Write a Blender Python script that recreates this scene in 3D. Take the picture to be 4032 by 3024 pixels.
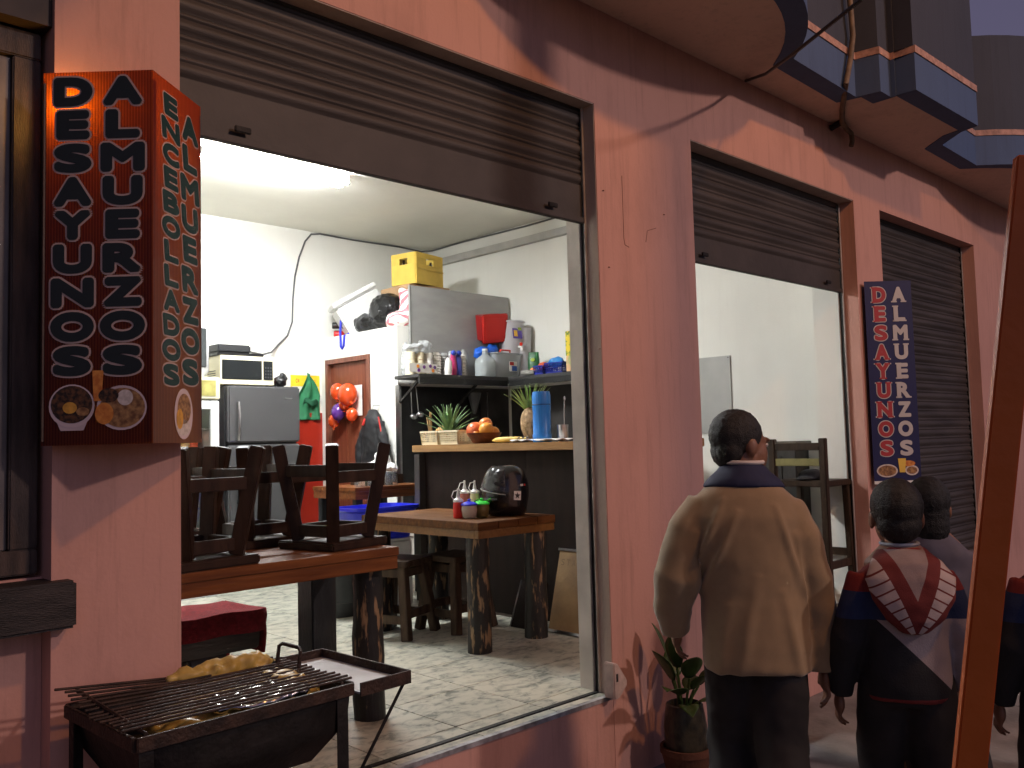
import bpy, bmesh, math, random
from mathutils import Vector, Matrix, Euler
random.seed(7)
for o in list(bpy.data.objects): bpy.data.objects.remove(o, do_unlink=True)
scn = bpy.context.scene
COL = scn.collection
PI = math.pi
rad = math.radians

# ------------------------------------------------------------------ camera
cam = bpy.data.cameras.new('camera'); cam.sensor_fit = 'HORIZONTAL'; cam.sensor_width = 36.0
cam.lens = 31.36; cam.clip_start = 0.05; cam.clip_end = 600
camo = bpy.data.objects.new('camera', cam); COL.objects.link(camo)
R_ = Vector((0.71781, -0.69573, -0.02653)); D_ = Vector((0.02562, 0.06447, -0.99759)); F_ = Vector((0.69576, 0.71540, 0.06410))
mw = Matrix((R_, -D_, -F_)).transposed().to_4x4(); mw.translation = Vector((-3.2329, -2.7077, 1.1786))
camo.matrix_world = mw
scn.camera = camo

# ------------------------------------------------------------------ dusk sky, exposure
w = bpy.data.worlds.new('World'); scn.world = w; w.use_nodes = True
nt = w.node_tree; bg = nt.nodes['Background']
sky = nt.nodes.new('ShaderNodeTexSky'); sky.sky_type = 'NISHITA'; sky.sun_disc = False
sky.sun_elevation = rad(-2.0); sky.sun_rotation = rad(180); sky.ozone_density = 3.0; sky.air_density = 1.0; sky.dust_density = 0.6
hsv = nt.nodes.new('ShaderNodeHueSaturation'); hsv.inputs['Saturation'].default_value = 0.55; hsv.inputs['Hue'].default_value = 0.555
nt.links.new(sky.outputs[0], hsv.inputs['Color']); nt.links.new(hsv.outputs[0], bg.inputs['Color'])
bg.inputs['Strength'].default_value = 0.6
scn.view_settings.view_transform = 'Standard'; scn.view_settings.look = 'None'
scn.view_settings.exposure = 1.0; scn.view_settings.gamma = 1.0; scn.view_settings.use_curve_mapping = False
scn.render.engine = 'CYCLES'
LAMP = Vector((0.1, -3.84, 5.4)); LAMP_W = 200.0; FILL_W = 840.0; TUBE_E = 125.0; TUBE_W = 38.0

# ------------------------------------------------------------------ materials
MATS = {}
def lin(c):
    return tuple((v/255/12.92 if v <= 10 else ((v/255+.055)/1.055)**2.4) for v in c)
def M(name, col, rough=.6, metal=0, var=.12, vs=6, bump=0, bs=60, col2=None, spec=.5, trans=0, alpha=1, coat=0,
      stretch=(1,1,1), coord='Object', lo=.35, hi=.65, detail=5, emit=None, es=0, sss=0, ior=1.45):
    if name in MATS: return MATS[name]
    m = bpy.data.materials.new(name); m.use_nodes = True; t = m.node_tree; b = t.nodes['Principled BSDF']
    L = t.links.new
    b.inputs['Roughness'].default_value = rough; b.inputs['Metallic'].default_value = metal
    b.inputs['Specular IOR Level'].default_value = spec; b.inputs['IOR'].default_value = ior
    b.inputs['Transmission Weight'].default_value = trans; b.inputs['Alpha'].default_value = alpha
    b.inputs['Coat Weight'].default_value = coat; b.inputs['Coat Roughness'].default_value = .15
    if emit: b.inputs['Emission Color'].default_value = (*emit, 1); b.inputs['Emission Strength'].default_value = es
    if coord == 'World':
        g = t.nodes.new('ShaderNodeNewGeometry'); src = g.outputs['Position']
    else:
        g = t.nodes.new('ShaderNodeTexCoord'); src = g.outputs['Object']
        oi = t.nodes.new('ShaderNodeObjectInfo'); vm = t.nodes.new('ShaderNodeVectorMath'); vm.operation = 'ADD'
        sc = t.nodes.new('ShaderNodeMath'); sc.operation = 'MULTIPLY'; sc.inputs[1].default_value = 37.0
        L(oi.outputs['Random'], sc.inputs[0]); L(src, vm.inputs[0]); L(sc.outputs[0], vm.inputs[1]); src = vm.outputs[0]
    mp = t.nodes.new('ShaderNodeMapping'); mp.inputs['Scale'].default_value = stretch; L(src, mp.inputs['Vector'])
    if var > 0 or col2:
        n = t.nodes.new('ShaderNodeTexNoise'); n.inputs['Scale'].default_value = vs; n.inputs['Detail'].default_value = detail
        L(mp.outputs[0], n.inputs['Vector'])
        r = t.nodes.new('ShaderNodeValToRGB'); L(n.outputs['Fac'], r.inputs[0])
        a = col if col2 else tuple(max(0, c*(1-var)) for c in col); z = col2 if col2 else tuple(c*(1+var) for c in col)
        r.color_ramp.elements[0].position = lo; r.color_ramp.elements[1].position = hi
        r.color_ramp.elements[0].color = (*a, 1); r.color_ramp.elements[1].color = (*z, 1)
        L(r.outputs[0], b.inputs['Base Color'])
    else: b.inputs['Base Color'].default_value = (*col, 1)
    if bump > 0:
        n2 = t.nodes.new('ShaderNodeTexNoise'); n2.inputs['Scale'].default_value = bs; n2.inputs['Detail'].default_value = 4
        L(mp.outputs[0], n2.inputs['Vector'])
        bp = t.nodes.new('ShaderNodeBump'); bp.inputs['Strength'].default_value = bump; bp.inputs['Distance'].default_value = .01
        L(n2.outputs['Fac'], bp.inputs['Height']); L(bp.outputs[0], b.inputs['Normal'])
    MATS[name] = m; return m

def painted(name, col, col_stain, rough=.75, bump=.10, amount=.25):
    """wall paint with soft blotches, hairline stains and trowel bump (world space)"""
    m = M(name, col, rough, var=.05, vs=1.2, bump=bump, bs=70, coord='World')
    t = m.node_tree; b = t.nodes['Principled BSDF']; L = t.links.new
    src = b.inputs['Base Color'].links[0].from_socket
    g = t.nodes.new('ShaderNodeNewGeometry'); mp = t.nodes.new('ShaderNodeMapping'); mp.inputs['Scale'].default_value = (1,1,.35)
    L(g.outputs['Position'], mp.inputs[0])
    n = t.nodes.new('ShaderNodeTexNoise'); n.inputs['Scale'].default_value = 3.2; n.inputs['Detail'].default_value = 9; n.inputs['Roughness'].default_value = .7
    L(mp.outputs[0], n.inputs['Vector'])
    r = t.nodes.new('ShaderNodeValToRGB'); r.color_ramp.elements[0].position = .5; r.color_ramp.elements[1].position = .75
    r.color_ramp.elements[1].color = (amount,)*3+(1,); L(n.outputs['Fac'], r.inputs[0])
    mx = t.nodes.new('ShaderNodeMixRGB'); mx.inputs[2].default_value = (*col_stain, 1)
    L(r.outputs[0], mx.inputs[0]); L(src, mx.inputs[1])
    m3 = t.nodes.new('ShaderNodeMapping'); m3.inputs['Scale'].default_value = (9,9,.5); L(g.outputs['Position'], m3.inputs[0])
    n3 = t.nodes.new('ShaderNodeTexNoise'); n3.inputs['Scale'].default_value = 2.2; n3.inputs['Detail'].default_value = 10; n3.inputs['Roughness'].default_value = .75; L(m3.outputs[0], n3.inputs['Vector'])
    r3 = t.nodes.new('ShaderNodeValToRGB'); r3.color_ramp.elements[0].position = .52; r3.color_ramp.elements[1].position = .80; r3.color_ramp.elements[1].color = (amount*.9,)*3+(1,); L(n3.outputs['Fac'], r3.inputs[0])
    x3 = t.nodes.new('ShaderNodeMixRGB'); x3.inputs[2].default_value = (*[c*.6 for c in col_stain], 1); L(r3.outputs[0], x3.inputs[0]); L(mx.outputs[0], x3.inputs[1]); L(x3.outputs[0], b.inputs['Base Color'])
    return m

def wood(name, c1, c2, rough=.45, scale=(1.2,14,14), bump=.15, coat=.0, vs=3):
    return M(name, c1, rough, spec=.25, col2=c2, vs=vs, stretch=scale, bump=bump, bs=6, lo=.3, hi=.7, detail=8, coat=coat)

PINK = painted('pink_wall_paint', (.58,.310,.248), (.40,.21,.165), amount=.62)
REVEAL = painted('reveal_paint', (.50,.40,.34), (.25,.19,.16), amount=.6)
WHITE = painted('white_wall_paint', (.80,.795,.735), (.68,.66,.58), amount=.10, bump=.1)
CEIL = painted('ceiling_paint', (.74,.73,.65), (.6,.58,.52), amount=.10)
SOFF = painted('soffit_paint', (.66,.48,.38), (.48,.33,.25), amount=.6)
BLUE = painted('blue_facade_paint', (.065,.105,.205), (.045,.07,.14), amount=.5)
SLATE = painted('slate_facade_paint', (.045,.05,.07), (.03,.035,.05), amount=.5)
STRIPE = M('stripe_paint', (.42,.24,.19), .7, var=.25, vs=20, bump=.4, coord='World')
RED = painted('red_wainscot', (.36,.022,.010), (.28,.02,.012), rough=.4)
SIDEWALK = M('sidewalk_concrete', (.20,.185,.175), .85, var=.35, vs=3, bump=.5, bs=30, coord='World')
ASPHALT = M('asphalt', (.05,.05,.05), .9, var=.3, vs=20, bump=.6, bs=120, coord='World')
GROUT = M('grout', (.22,.21,.19), .9, var=.2, vs=20, coord='World')
IRON = M('black_iron', (.013,.011,.010), .65, metal=.3, var=.5, vs=12, bump=.4, bs=50)
RUST = M('rusty_iron', (.022,.014,.011), .65, metal=.3, col2=(.06,.033,.022), vs=18, bump=.5, bs=80)
STEELM = M('stainless_steel', (.52,.52,.53), .28, metal=1, var=.06, vs=5, stretch=(1,1,30))
GREYSTEEL = M('fridge_grey', (.115,.115,.118), .38, metal=.5, var=.05, vs=3)
BLACKP = M('black_plastic', (.012,.012,.013), .4, var=.2)
DARKP = M('dark_grey_plastic', (.03,.032,.034), .5, var=.2)
WHITEP = M('white_plastic', (.78,.77,.73), .4, var=.04)
CREAMP = M('cream_plastic', (.80,.74,.52), .4, var=.04)
GLASSM = M('clear_glass', (.95,.97,.96), .03, trans=1, var=0, spec=.5)
TABLEW = wood('varnished_table_wood', (.055,.018,.003), (.125,.046,.007), .6, coat=.0)
TABLER = wood('reddish_table_wood', (.10,.030,.009), (.21,.070,.018), .4, coat=.15)
DARKW = wood('dark_stool_wood', (.016,.008,.005), (.042,.021,.012), .45, scale=(9,9,1.5))
STOOLW = wood('worn_stool_wood', (.03,.018,.011), (.085,.052,.03), .6, scale=(9,9,1.5))
BLACKW = M('bark_black_log', (.012,.010,.008), .55, col2=(.26,.16,.08), vs=13, stretch=(3,3,.6), lo=.56, hi=.63, bump=.6, bs=14, detail=8)
SHUT = M('shutter_paint', (.052,.044,.040), .6, metal=.0, var=.3, vs=3.0, bump=.15, bs=40, stretch=(.5,1,4), coord='World')
SHUTP = M('shutter_plate', (.062,.052,.046), .6, metal=.0, col2=(.042,.035,.030), vs=5, bump=.15, bs=30, coord='World', lo=.3, hi=.75)

# ------------------------------------------------------------------ mesh builder
class MB:
    def __init__(s): s.v = []; s.f = []; s.T = Matrix.Identity(4)
    def add(s, vs, fs):
        k = len(s.v); s.v += [tuple(s.T @ Vector(p)) for p in vs]; s.f += [tuple(i+k for i in f) for f in fs]; return s
    def box(s, c, d, rot=(0,0,0), taper=1.0):
        m = Matrix.Translation(c) @ Euler(rot).to_matrix().to_4x4(); x,y,z = d[0]/2,d[1]/2,d[2]/2
        P = [(-x,-y,-z),(x,-y,-z),(x,y,-z),(-x,y,-z),(-x*taper,-y*taper,z),(x*taper,-y*taper,z),(x*taper,y*taper,z),(-x*taper,y*taper,z)]
        return s.add([m @ Vector(p) for p in P], [(3,2,1,0),(4,5,6,7),(0,1,5,4),(1,2,6,5),(2,3,7,6),(3,0,4,7)])
    def b(s, x0,x1,y0,y1,z0,z1): return s.box(((x0+x1)/2,(y0+y1)/2,(z0+z1)/2),(x1-x0,y1-y0,z1-z0))
    def bar(s, a, b, w, h=None, up=(0,0,1)):
        a=Vector(a); b=Vector(b); d=(b-a).normalized(); u=Vector(up)
        if abs(d.dot(u))>.98: u=Vector((0,1,0))
        x=d.cross(u).normalized(); y=x.cross(d); h=h or w; P=[]
        for p in (a,b):
            for i,j in ((-1,-1),(1,-1),(1,1),(-1,1)): P.append(p+x*i*w/2+y*j*h/2)
        return s.add(P,[(3,2,1,0),(4,5,6,7),(0,1,5,4),(1,2,6,5),(2,3,7,6),(3,0,4,7)])
    def tube(s, pts, r, n=10, cap=True, ell=None):
        pts=[Vector(p) for p in pts]; rs = r if isinstance(r,(list,tuple)) else [r]*len(pts); vs=[]; fs=[]
        u=None
        for i,p in enumerate(pts):
            d=(pts[min(i+1,len(pts)-1)]-pts[max(i-1,0)]).normalized()
            if u is None: u = Vector((0,0,1)) if abs(d.z)<.9 else Vector((1,0,0))
            x=d.cross(u).normalized(); y=x.cross(d).normalized(); u=y
            for k in range(n):
                a=2*PI*k/n; vs.append(p+x*math.cos(a)*rs[i]*(ell[0] if ell else 1)+y*math.sin(a)*rs[i]*(ell[1] if ell else 1))
        for i in range(len(pts)-1):
            for k in range(n): fs.append((i*n+k,i*n+(k+1)%n,(i+1)*n+(k+1)%n,(i+1)*n+k))
        if cap: fs.append(tuple(range(n-1,-1,-1))); fs.append(tuple((len(pts)-1)*n+k for k in range(n)))
        return s.add(vs,fs)
    def lathe(s, prof, c=(0,0,0), n=20, ry=1.0, cap=True):
        vs=[];fs=[]
        for r,z in prof:
            for k in range(n): a=2*PI*k/n; vs.append((c[0]+r*math.cos(a),c[1]+r*ry*math.sin(a),c[2]+z))
        for i in range(len(prof)-1):
            for k in range(n): fs.append((i*n+k,i*n+(k+1)%n,(i+1)*n+(k+1)%n,(i+1)*n+k))
        if cap:
            if prof[0][0]>1e-4: fs.append(tuple(range(n-1,-1,-1)))
            if prof[-1][0]>1e-4: fs.append(tuple((len(prof)-1)*n+k for k in range(n)))
        return s.add(vs,fs)
    def loft(s, rings, n=24, cap=True, p=2.0):
        """rings: (cx,cy,z,rx,ry[,rotz]); superellipse exponent p"""
        vs=[];fs=[]
        for R in rings:
            cx,cy,z,rx,ry=R[:5]; rz=R[5] if len(R)>5 else 0
            for k in range(n):
                a=2*PI*k/n; ca,sa=math.cos(a),math.sin(a)
                x=rx*math.copysign(abs(ca)**(2/p),ca); y=ry*math.copysign(abs(sa)**(2/p),sa)
                vs.append((cx+x*math.cos(rz)-y*math.sin(rz),cy+x*math.sin(rz)+y*math.cos(rz),z))
        for i in range(len(rings)-1):
            for k in range(n): fs.append((i*n+k,i*n+(k+1)%n,(i+1)*n+(k+1)%n,(i+1)*n+k))
        if cap: fs.append(tuple(range(n-1,-1,-1))); fs.append(tuple((len(rings)-1)*n+k for k in range(n)))
        return s.add(vs,fs)
    def ell(s, c, r, n=16, m=10, rot=(0,0,0)):
        E=Matrix.Translation(c)@Euler(rot).to_matrix().to_4x4(); vs=[];fs=[]
        for i in range(m+1):
            t=PI*i/m
            for k in range(n): a=2*PI*k/n; vs.append(E@Vector((r[0]*math.sin(t)*math.cos(a),r[1]*math.sin(t)*math.sin(a),-r[2]*math.cos(t))))
        for i in range(m):
            for k in range(n):
                q=(i*n+k,i*n+(k+1)%n,(i+1)*n+(k+1)%n,(i+1)*n+k)
                if i==0: q=(i*n,(i+1)*n+(k+1)%n,(i+1)*n+k)
                elif i==m-1: q=(i*n+k,i*n+(k+1)%n,(i+1)*n)
                fs.append(q)
        return s.add(vs,fs)
    def prism(s, poly, z0, z1):
        n=len(poly); return s.add([(x,y,z0) for x,y in poly]+[(x,y,z1) for x,y in poly],
            [tuple(range(n-1,-1,-1)),tuple(range(n,2*n))]+[(i,(i+1)%n,n+(i+1)%n,n+i) for i in range(n)])
    def prof(s, poly, x0, x1):
        """(y,z) polygon swept along x"""
        n=len(poly); return s.add([(x0,y,z) for y,z in poly]+[(x1,y,z) for y,z in poly],
            [tuple(range(n)),tuple(range(2*n-1,n-1,-1))]+[(i,n+i,n+(i+1)%n,(i+1)%n) for i in range(n)])
    def sheet(s, fn, nu, nv):
        vs=[fn(i/nu,j/nv) for j in range(nv+1) for i in range(nu+1)]
        return s.add(vs,[(j*(nu+1)+i,j*(nu+1)+i+1,(j+1)*(nu+1)+i+1,(j+1)*(nu+1)+i) for j in range(nv) for i in range(nu)])
    def mesh(s, name, bevel=0, seg=2, fix=True):
        me=bpy.data.meshes.new(name); me.from_pydata(s.v,[],s.f); 
        bm=bmesh.new(); bm.from_mesh(me)
        bmesh.ops.remove_doubles(bm, verts=bm.verts, dist=1e-5)
        if fix: bmesh.ops.recalc_face_normals(bm, faces=bm.faces)
        if bevel>0:
            ed=[e for e in bm.edges if len(e.link_faces)==2 and e.calc_face_angle(0)>.6]
            if ed: bmesh.ops.bevel(bm, geom=ed, offset=bevel, segments=seg, affect='EDGES', clamp_overlap=True)
        bm.to_mesh(me); bm.free(); return me
    def build(s, name, mat, parent=None, smooth=False, bevel=0, loc=None, rot=None, seg=2, solid=0, fix=True):
        me=s.mesh(name, bevel, seg, fix); return link(name, me, mat, parent, smooth, loc, rot, solid)

def link(name, me, mat, parent=None, smooth=False, loc=None, rot=None, solid=0):
    if mat and not me.materials: me.materials.append(mat)
    o=bpy.data.objects.new(name, me); COL.objects.link(o)
    if parent: o.parent=parent
    if loc is not None: o.location=loc
    if rot is not None: o.rotation_euler=rot
    if smooth:
        me.polygons.foreach_set('use_smooth',[True]*len(me.polygons))
        try: me.set_sharp_from_angle(angle=rad(smooth if smooth>1 else 40))
        except Exception: pass
    if solid:
        md=o.modifiers.new('thickness','SOLIDIFY'); md.thickness=solid; md.offset=0
    return o
def tag(o, label, cat, group=None):
    o['label']=label; o['category']=cat
    if group: o['group']=group
    return o
def thing(name, label, cat, loc=(0,0,0), rz=0, group=None, rot=None):
    o=bpy.data.objects.new(name,None); COL.objects.link(o); o.location=loc; o.rotation_euler=rot or (0,0,rz); o.empty_display_size=.1
    return tag(o,label,cat,group)
def struct(o): o['kind']='structure'; return o
def copy_tree(o, parent=None):
    c=o.copy(); COL.objects.link(c); c.parent=parent
    for ch in list(o.children): copy_tree(ch,c)
    return c
def bake(o):
    dg=bpy.context.evaluated_depsgraph_get(); me=bpy.data.meshes.new_from_object(o.evaluated_get(dg))
    o.modifiers.clear(); o.data=me; return o
def organic(mb, name, mat, parent, voxel=.012, smooth_it=6, folds=0, fscale=.12, fdepth=2, loc=None, rot=None, fn=None):
    """overlapping lobes fused into one continuous skin"""
    o=mb.build(name,mat,None,fix=False)
    md=o.modifiers.new('r','REMESH'); md.mode='VOXEL'; md.voxel_size=voxel
    sm=o.modifiers.new('s','SMOOTH'); sm.iterations=smooth_it; sm.factor=.5
    if folds:
        tx=bpy.data.textures.new(name+'_folds','CLOUDS'); tx.noise_scale=fscale; tx.noise_depth=fdepth
        d=o.modifiers.new('d','DISPLACE'); d.texture=tx; d.strength=folds; d.mid_level=.5; d.texture_coords='LOCAL'
        s2=o.modifiers.new('s2','SMOOTH'); s2.iterations=2
    bpy.context.view_layer.update(); bake(o)
    if fn:
        ns=[v.normal.copy() for v in o.data.vertices]
        for v,n_ in zip(o.data.vertices,ns): v.co+=n_*fn(v.co)
    o.data.polygons.foreach_set('use_smooth',[True]*len(o.data.polygons))
    if parent: o.parent=parent
    if loc is not None: o.location=loc
    if rot is not None: o.rotation_euler=rot
    return o

# letters: glyph outlines normalised to a unit cell
_G={}
def glyph(ch, off=0.0):
    k=(ch,off)
    if k in _G: return _G[k]
    def raw(of):
        cu=bpy.data.curves.new('g','FONT'); cu.body=ch; cu.offset=of; cu.resolution_u=6; cu.dimensions='2D'; cu.fill_mode='FRONT'
        ob=bpy.data.objects.new('g',cu); COL.objects.link(ob); bpy.context.view_layer.update()
        me=ob.evaluated_get(bpy.context.evaluated_depsgraph_get()).to_mesh()
        V=[tuple(v.co) for v in me.vertices]; F=[tuple(p.vertices) for p in me.polygons]
        ob.to_mesh_clear(); bpy.data.objects.remove(ob); bpy.data.curves.remove(cu); return V,F
    V0,_=raw(.02); x0=min(v[0] for v in V0); x1=max(v[0] for v in V0); y0=min(v[1] for v in V0); y1=max(v[1] for v in V0)
    V,F=raw(off)
    _G[k]=([((v[0]-x0)/(x1-x0)-.5,(v[1]-y0)/(y1-y0)-.5) for v in V],F); return _G[k]
def fat_letter(mb, ch, cx, cz, wd, ht, r, lift, shear=0, n=14):
    for k in range(n):
        a=2*PI*k/n; put_letter(mb,ch,cx+r*math.cos(a),cz+r*math.sin(a),wd,ht,.0,lift+.00003*k,shear)
    put_letter(mb,ch,cx,cz,wd,ht,.0,lift+.00003*n,shear)
def put_letter(mb, ch, cx, cz, wd, ht, off, lift, shear=0):
    V,F=glyph(ch,off); mb.add([(cx+x*wd+shear*y*ht, -lift, cz+y*ht) for x,y in V],F)
# ================================================================== SETTING
ZS=-.40     # sidewalk level; shop floor is z = 0
struct(MB().b(-40,60,-2.2,0,-.9,ZS).build('sidewalk',SIDEWALK))
struct(MB().b(-40,60,-2.35,-2.204,-.9,ZS+.004).build('kerb',M('kerb_stone',(.26,.25,.24),.8,var=.3,vs=4,bump=.4,coord='World'),bevel=.012))
struct(MB().b(-300,300,-300,-2.354,-.9,ZS-.14).build('road',ASPHALT))
for x in (-3.1,-1.3,.55,2.4,4.2,6.0):
    j=MB().b(x,x+.012,-2.19,-.01,ZS,ZS+.003).build('sidewalk_joint',GROUT,bpy.data.objects['sidewalk'])

# --- floor with single tiles
T=.43; GX=-.352; GY=.203
fl=struct(MB().b(-2.3,3.2,0.03,5.0,-.38,-.006).build('floor',GROUT))
def tile_mat():
    m=bpy.data.materials.new('marbled_tile'); m.use_nodes=True; t=m.node_tree; b=t.nodes['Principled BSDF']; L=t.links.new
    g=t.nodes.new('ShaderNodeNewGeometry'); oi=t.nodes.new('ShaderNodeObjectInfo'); mul=t.nodes.new('ShaderNodeMath'); mul.operation='MULTIPLY'; mul.inputs[1].default_value=50
    ad=t.nodes.new('ShaderNodeVectorMath'); L(oi.outputs['Random'],mul.inputs[0]); L(g.outputs['Position'],ad.inputs[0]); L(mul.outputs[0],ad.inputs[1])
    mp=t.nodes.new('ShaderNodeMapping'); mp.inputs['Rotation'].default_value=(0,0,.3); mp.inputs['Scale'].default_value=(1,1.5,1); L(ad.outputs[0],mp.inputs[0])
    n=t.nodes.new('ShaderNodeTexNoise'); n.inputs['Scale'].default_value=11; n.inputs['Detail'].default_value=8; n.inputs['Roughness'].default_value=.66; n.inputs['Distortion'].default_value=.5
    L(mp.outputs[0],n.inputs['Vector'])
    r=t.nodes.new('ShaderNodeValToRGB'); L(n.outputs['Fac'],r.inputs[0]); e=r.color_ramp.elements
    e[0].position=.37; e[0].color=(.15,.16,.135,1); e[1].position=.55; e[1].color=(.49,.475,.39,1)
    k=r.color_ramp.elements.new(.45); k.color=(.34,.34,.28,1)
    L(r.outputs[0],b.inputs['Base Color']); b.inputs['Roughness'].default_value=.22
    n2=t.nodes.new('ShaderNodeTexNoise'); n2.inputs['Scale'].default_value=3; r2=t.nodes.new('ShaderNodeMapRange'); r2.inputs[3].default_value=.22; r2.inputs[4].default_value=.5
    L(g.outputs['Position'],n2.inputs['Vector']); L(n2.outputs['Fac'],r2.inputs[0]); L(r2.outputs[0],b.inputs['Roughness'])
    return m
TILE=tile_mat()
tm=MB().box((0,0,-.005),(T-.005,T-.005,.010)).mesh('tile',.0012,1); tm.materials.append(TILE)
tth=MB().box((0,0,-.005),(T-.005,.094,.010)).mesh('tile',.0012,1); tth.materials.append(TILE)
tth2=MB().box((0,0,-.005),(T-.005,.052,.010)).mesh('tile',.0012,1); tth2.materials.append(TILE)
for i in range(-5,8):
    x=GX+(i+.5)*T
    if x+T/2<-2.32 or x-T/2>2.95: continue
    for j in range(11):
        y=GY+(j+.5)*T
        if x<-2.1 and y<.6: continue
        if x>2.5 and y<.6: continue
        link('tile',tm,None,fl,loc=(x,y,0))
    if -1.98<x+.05 and x<0.05: 
        link('tile',tth,None,fl,loc=(x,.153,0)); link('tile',tth2,None,fl,loc=(x,.048,0))
    elif .95<x<2.7: link('tile',tth,None,fl,loc=(x,.153,0)); link('tile',tth2,None,fl,loc=(x,.048,0))

# --- interior shell
struct(MB().b(-2.5,3.2,.20,5.2,3.33,3.45).build('ceiling',CEIL))
struct(MB().b(-2.5,3.2,5.0,5.2,-.4,3.33).build('back_wall',WHITE))
rw=struct(MB().b(3.0,3.2,.35,5.0,-.4,3.33).build('right_wall',WHITE))
MB().b(2.94,2.9995,.36,4.99,3.12,3.19).build('wall_band',M('grey_wall_band',(.42,.41,.38),.7,var=.1),rw)
struct(MB().b(-2.5,-2.3,.2,5.0,-.4,3.33).build('left_wall',WHITE))
wc=MB().b(.98,1.594,4.975,4.998,0,1.51).build('red_wainscot',RED,bpy.data.objects['back_wall'])
MB().b(-2.29,.98,4.975,4.998,0,1.51).build('red_wainscot',RED,bpy.data.objects['back_wall'])

# --- store room inside the shop (door, flat roof used for storage)
sr=thing('store_room','white boxed-in store room at the back with its flat top used for storage','room',(1.6,3.732,0))
def W(mb): mb.T=Matrix.Translation((-1.6,-3.732,0)); return mb
W(MB()).b(1.6,1.72,3.732,4.15,0,2.25).build('wall',WHITE,sr)
W(MB()).b(1.6,1.72,4.15,4.9,2.03,2.25).build('wall',WHITE,sr)
W(MB()).b(1.6,1.72,4.9,4.998,0,2.25).build('wall',WHITE,sr)
W(MB()).b(1.72,2.998,3.732,3.85,0,2.25).build('wall',WHITE,sr)
W(MB()).b(1.72,2.998,3.85,4.998,2.15,2.25).build('roof',WHITE,sr)
DOORW=wood('brown_door_wood',(.12,.030,.016),(.20,.06,.03),.4,scale=(10,10,1.0))
FRAMEW=M('door_frame_wood',(.17,.06,.035),.5,var=.2,vs=8,stretch=(6,6,1))
dr=W(MB()).b(1.625,1.66,4.20,4.85,0,1.98).build('door',DOORW,sr)
W(MB()).b(1.585,1.7,4.152,4.198,0,2.028).build('door_frame',FRAMEW,sr)
W(MB()).b(1.585,1.7,4.852,4.898,0,2.028).build('door_frame',FRAMEW,sr)
W(MB()).b(1.584,1.7,4.199,4.851,1.982,2.027).build('door_frame',FRAMEW,sr)
arch=W(MB()); pts=[(1.62,4.525+.2*math.cos(a),1.62+.13*math.sin(a)) for a in [PI*k/14 for k in range(15)]]
arch.tube(pts,.016,6).build('panel_moulding',M('door_moulding',(.05,.018,.012),.5),dr)
W(MB()).b(1.612,1.626,4.28,4.50,.35,1.45).build('door_panel',DOORW,dr,bevel=.004); W(MB()).b(1.612,1.626,4.56,4.77,.35,1.45).build('door_panel',DOORW,dr,bevel=.004)
BLK=M('black_splash',(.012,.012,.012),.28,var=.4,vs=8,bump=.1,bs=15)
W(MB()).b(1.615,2.45,3.715,3.731,.6,1.70).build('splash_panel',BLK,sr)
W(MB()).b(2.455,2.96,3.716,3.731,.6,1.70).build('splash_panel',M('grey_splash',(.045,.042,.040),.3,var=.4,vs=5),sr)
MB().b(2.985,2.9995,1.6,3.70,.6,1.70).build('splash_panel',M('grey_splash',(0,0,0)),rw)
W(MB()).b(1.592,1.612,3.70,3.76,.4,1.71).build('foil_edge',STEELM,sr)

# --- facade of the pink building
bd=thing('pink_building','salmon pink shop building with roller-shutter bays and blue stepped balconies above','building',(0,0,ZS))
def B(mb): mb.T=Matrix.Translation((0,0,-ZS)); return mb
HT=2.79
B(MB()).b(-9,9.5,0,.196,HT,3.31).build('lintel_wall',PINK,bd)
B(MB()).b(-2.411,-2.04,0,.196,-.75,HT).build('pillar',PINK,bd)
B(MB()).b(0,.80,0,.196,-.75,HT).build('pillar',PINK,bd)
B(MB()).b(2.76,3.18,0,.196,-.75,HT).build('pillar',PINK,bd)
B(MB()).b(5.10,9.5,0,.196,-.75,HT).build('pillar',PINK,bd)
for a,c in ((-2.04,0),(.80,2.76),(3.18,5.10)): B(MB()).b(a,c,.002,.03,-.75,-.0065).build('step_riser',PINK,bd)
B(MB()).b(3.18,5.1,.03,.19,-.7,-.0065).build('threshold',SIDEWALK,bd)
B(MB()).b(2.76,3.0,.197,.337,-.3,3.32).build('corner_column',WHITE,bd)
# recessed wall with the window on the left
B(MB()).b(-9,-2.412,.078,.2,-.75,.83).build('wall_below_window',PINK,bd)
B(MB()).b(-9,-2.412,.02,.196,2.42,HT-.001).build('wall_above_window',M('dark_wood_lintel',(.06,.04,.03),.6,var=.3),bd)
B(MB()).b(-9,-3.6,.078,.196,.83,2.42).build('wall_beside_window',PINK,bd)
# painted reveals (inner faces of the openings)
for x0,x1 in ((-.0035,-.0005),): B(MB()).b(x0,x1,.108,.199,0,HT-.001).build('reveal',M('white_reveal_paint',(.62,.58,.52),.6,var=.15,vs=4,bump=.2),bd)
B(MB()).b(-.0032,-.0006,.004,.075,0,HT-.001).build('reveal',REVEAL,bd)
B(MB()).b(2.757,2.7595,.125,.335,0,HT-.001).build('reveal',WHITE,bd)
B(MB()).b(-2.036,-.004,.003,.195,HT-.0045,HT-.0006).build('reveal',REVEAL,bd)
B(MB()).b(.805,2.756,.003,.195,HT-.0045,HT-.0006).build('reveal',REVEAL,bd)
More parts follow.
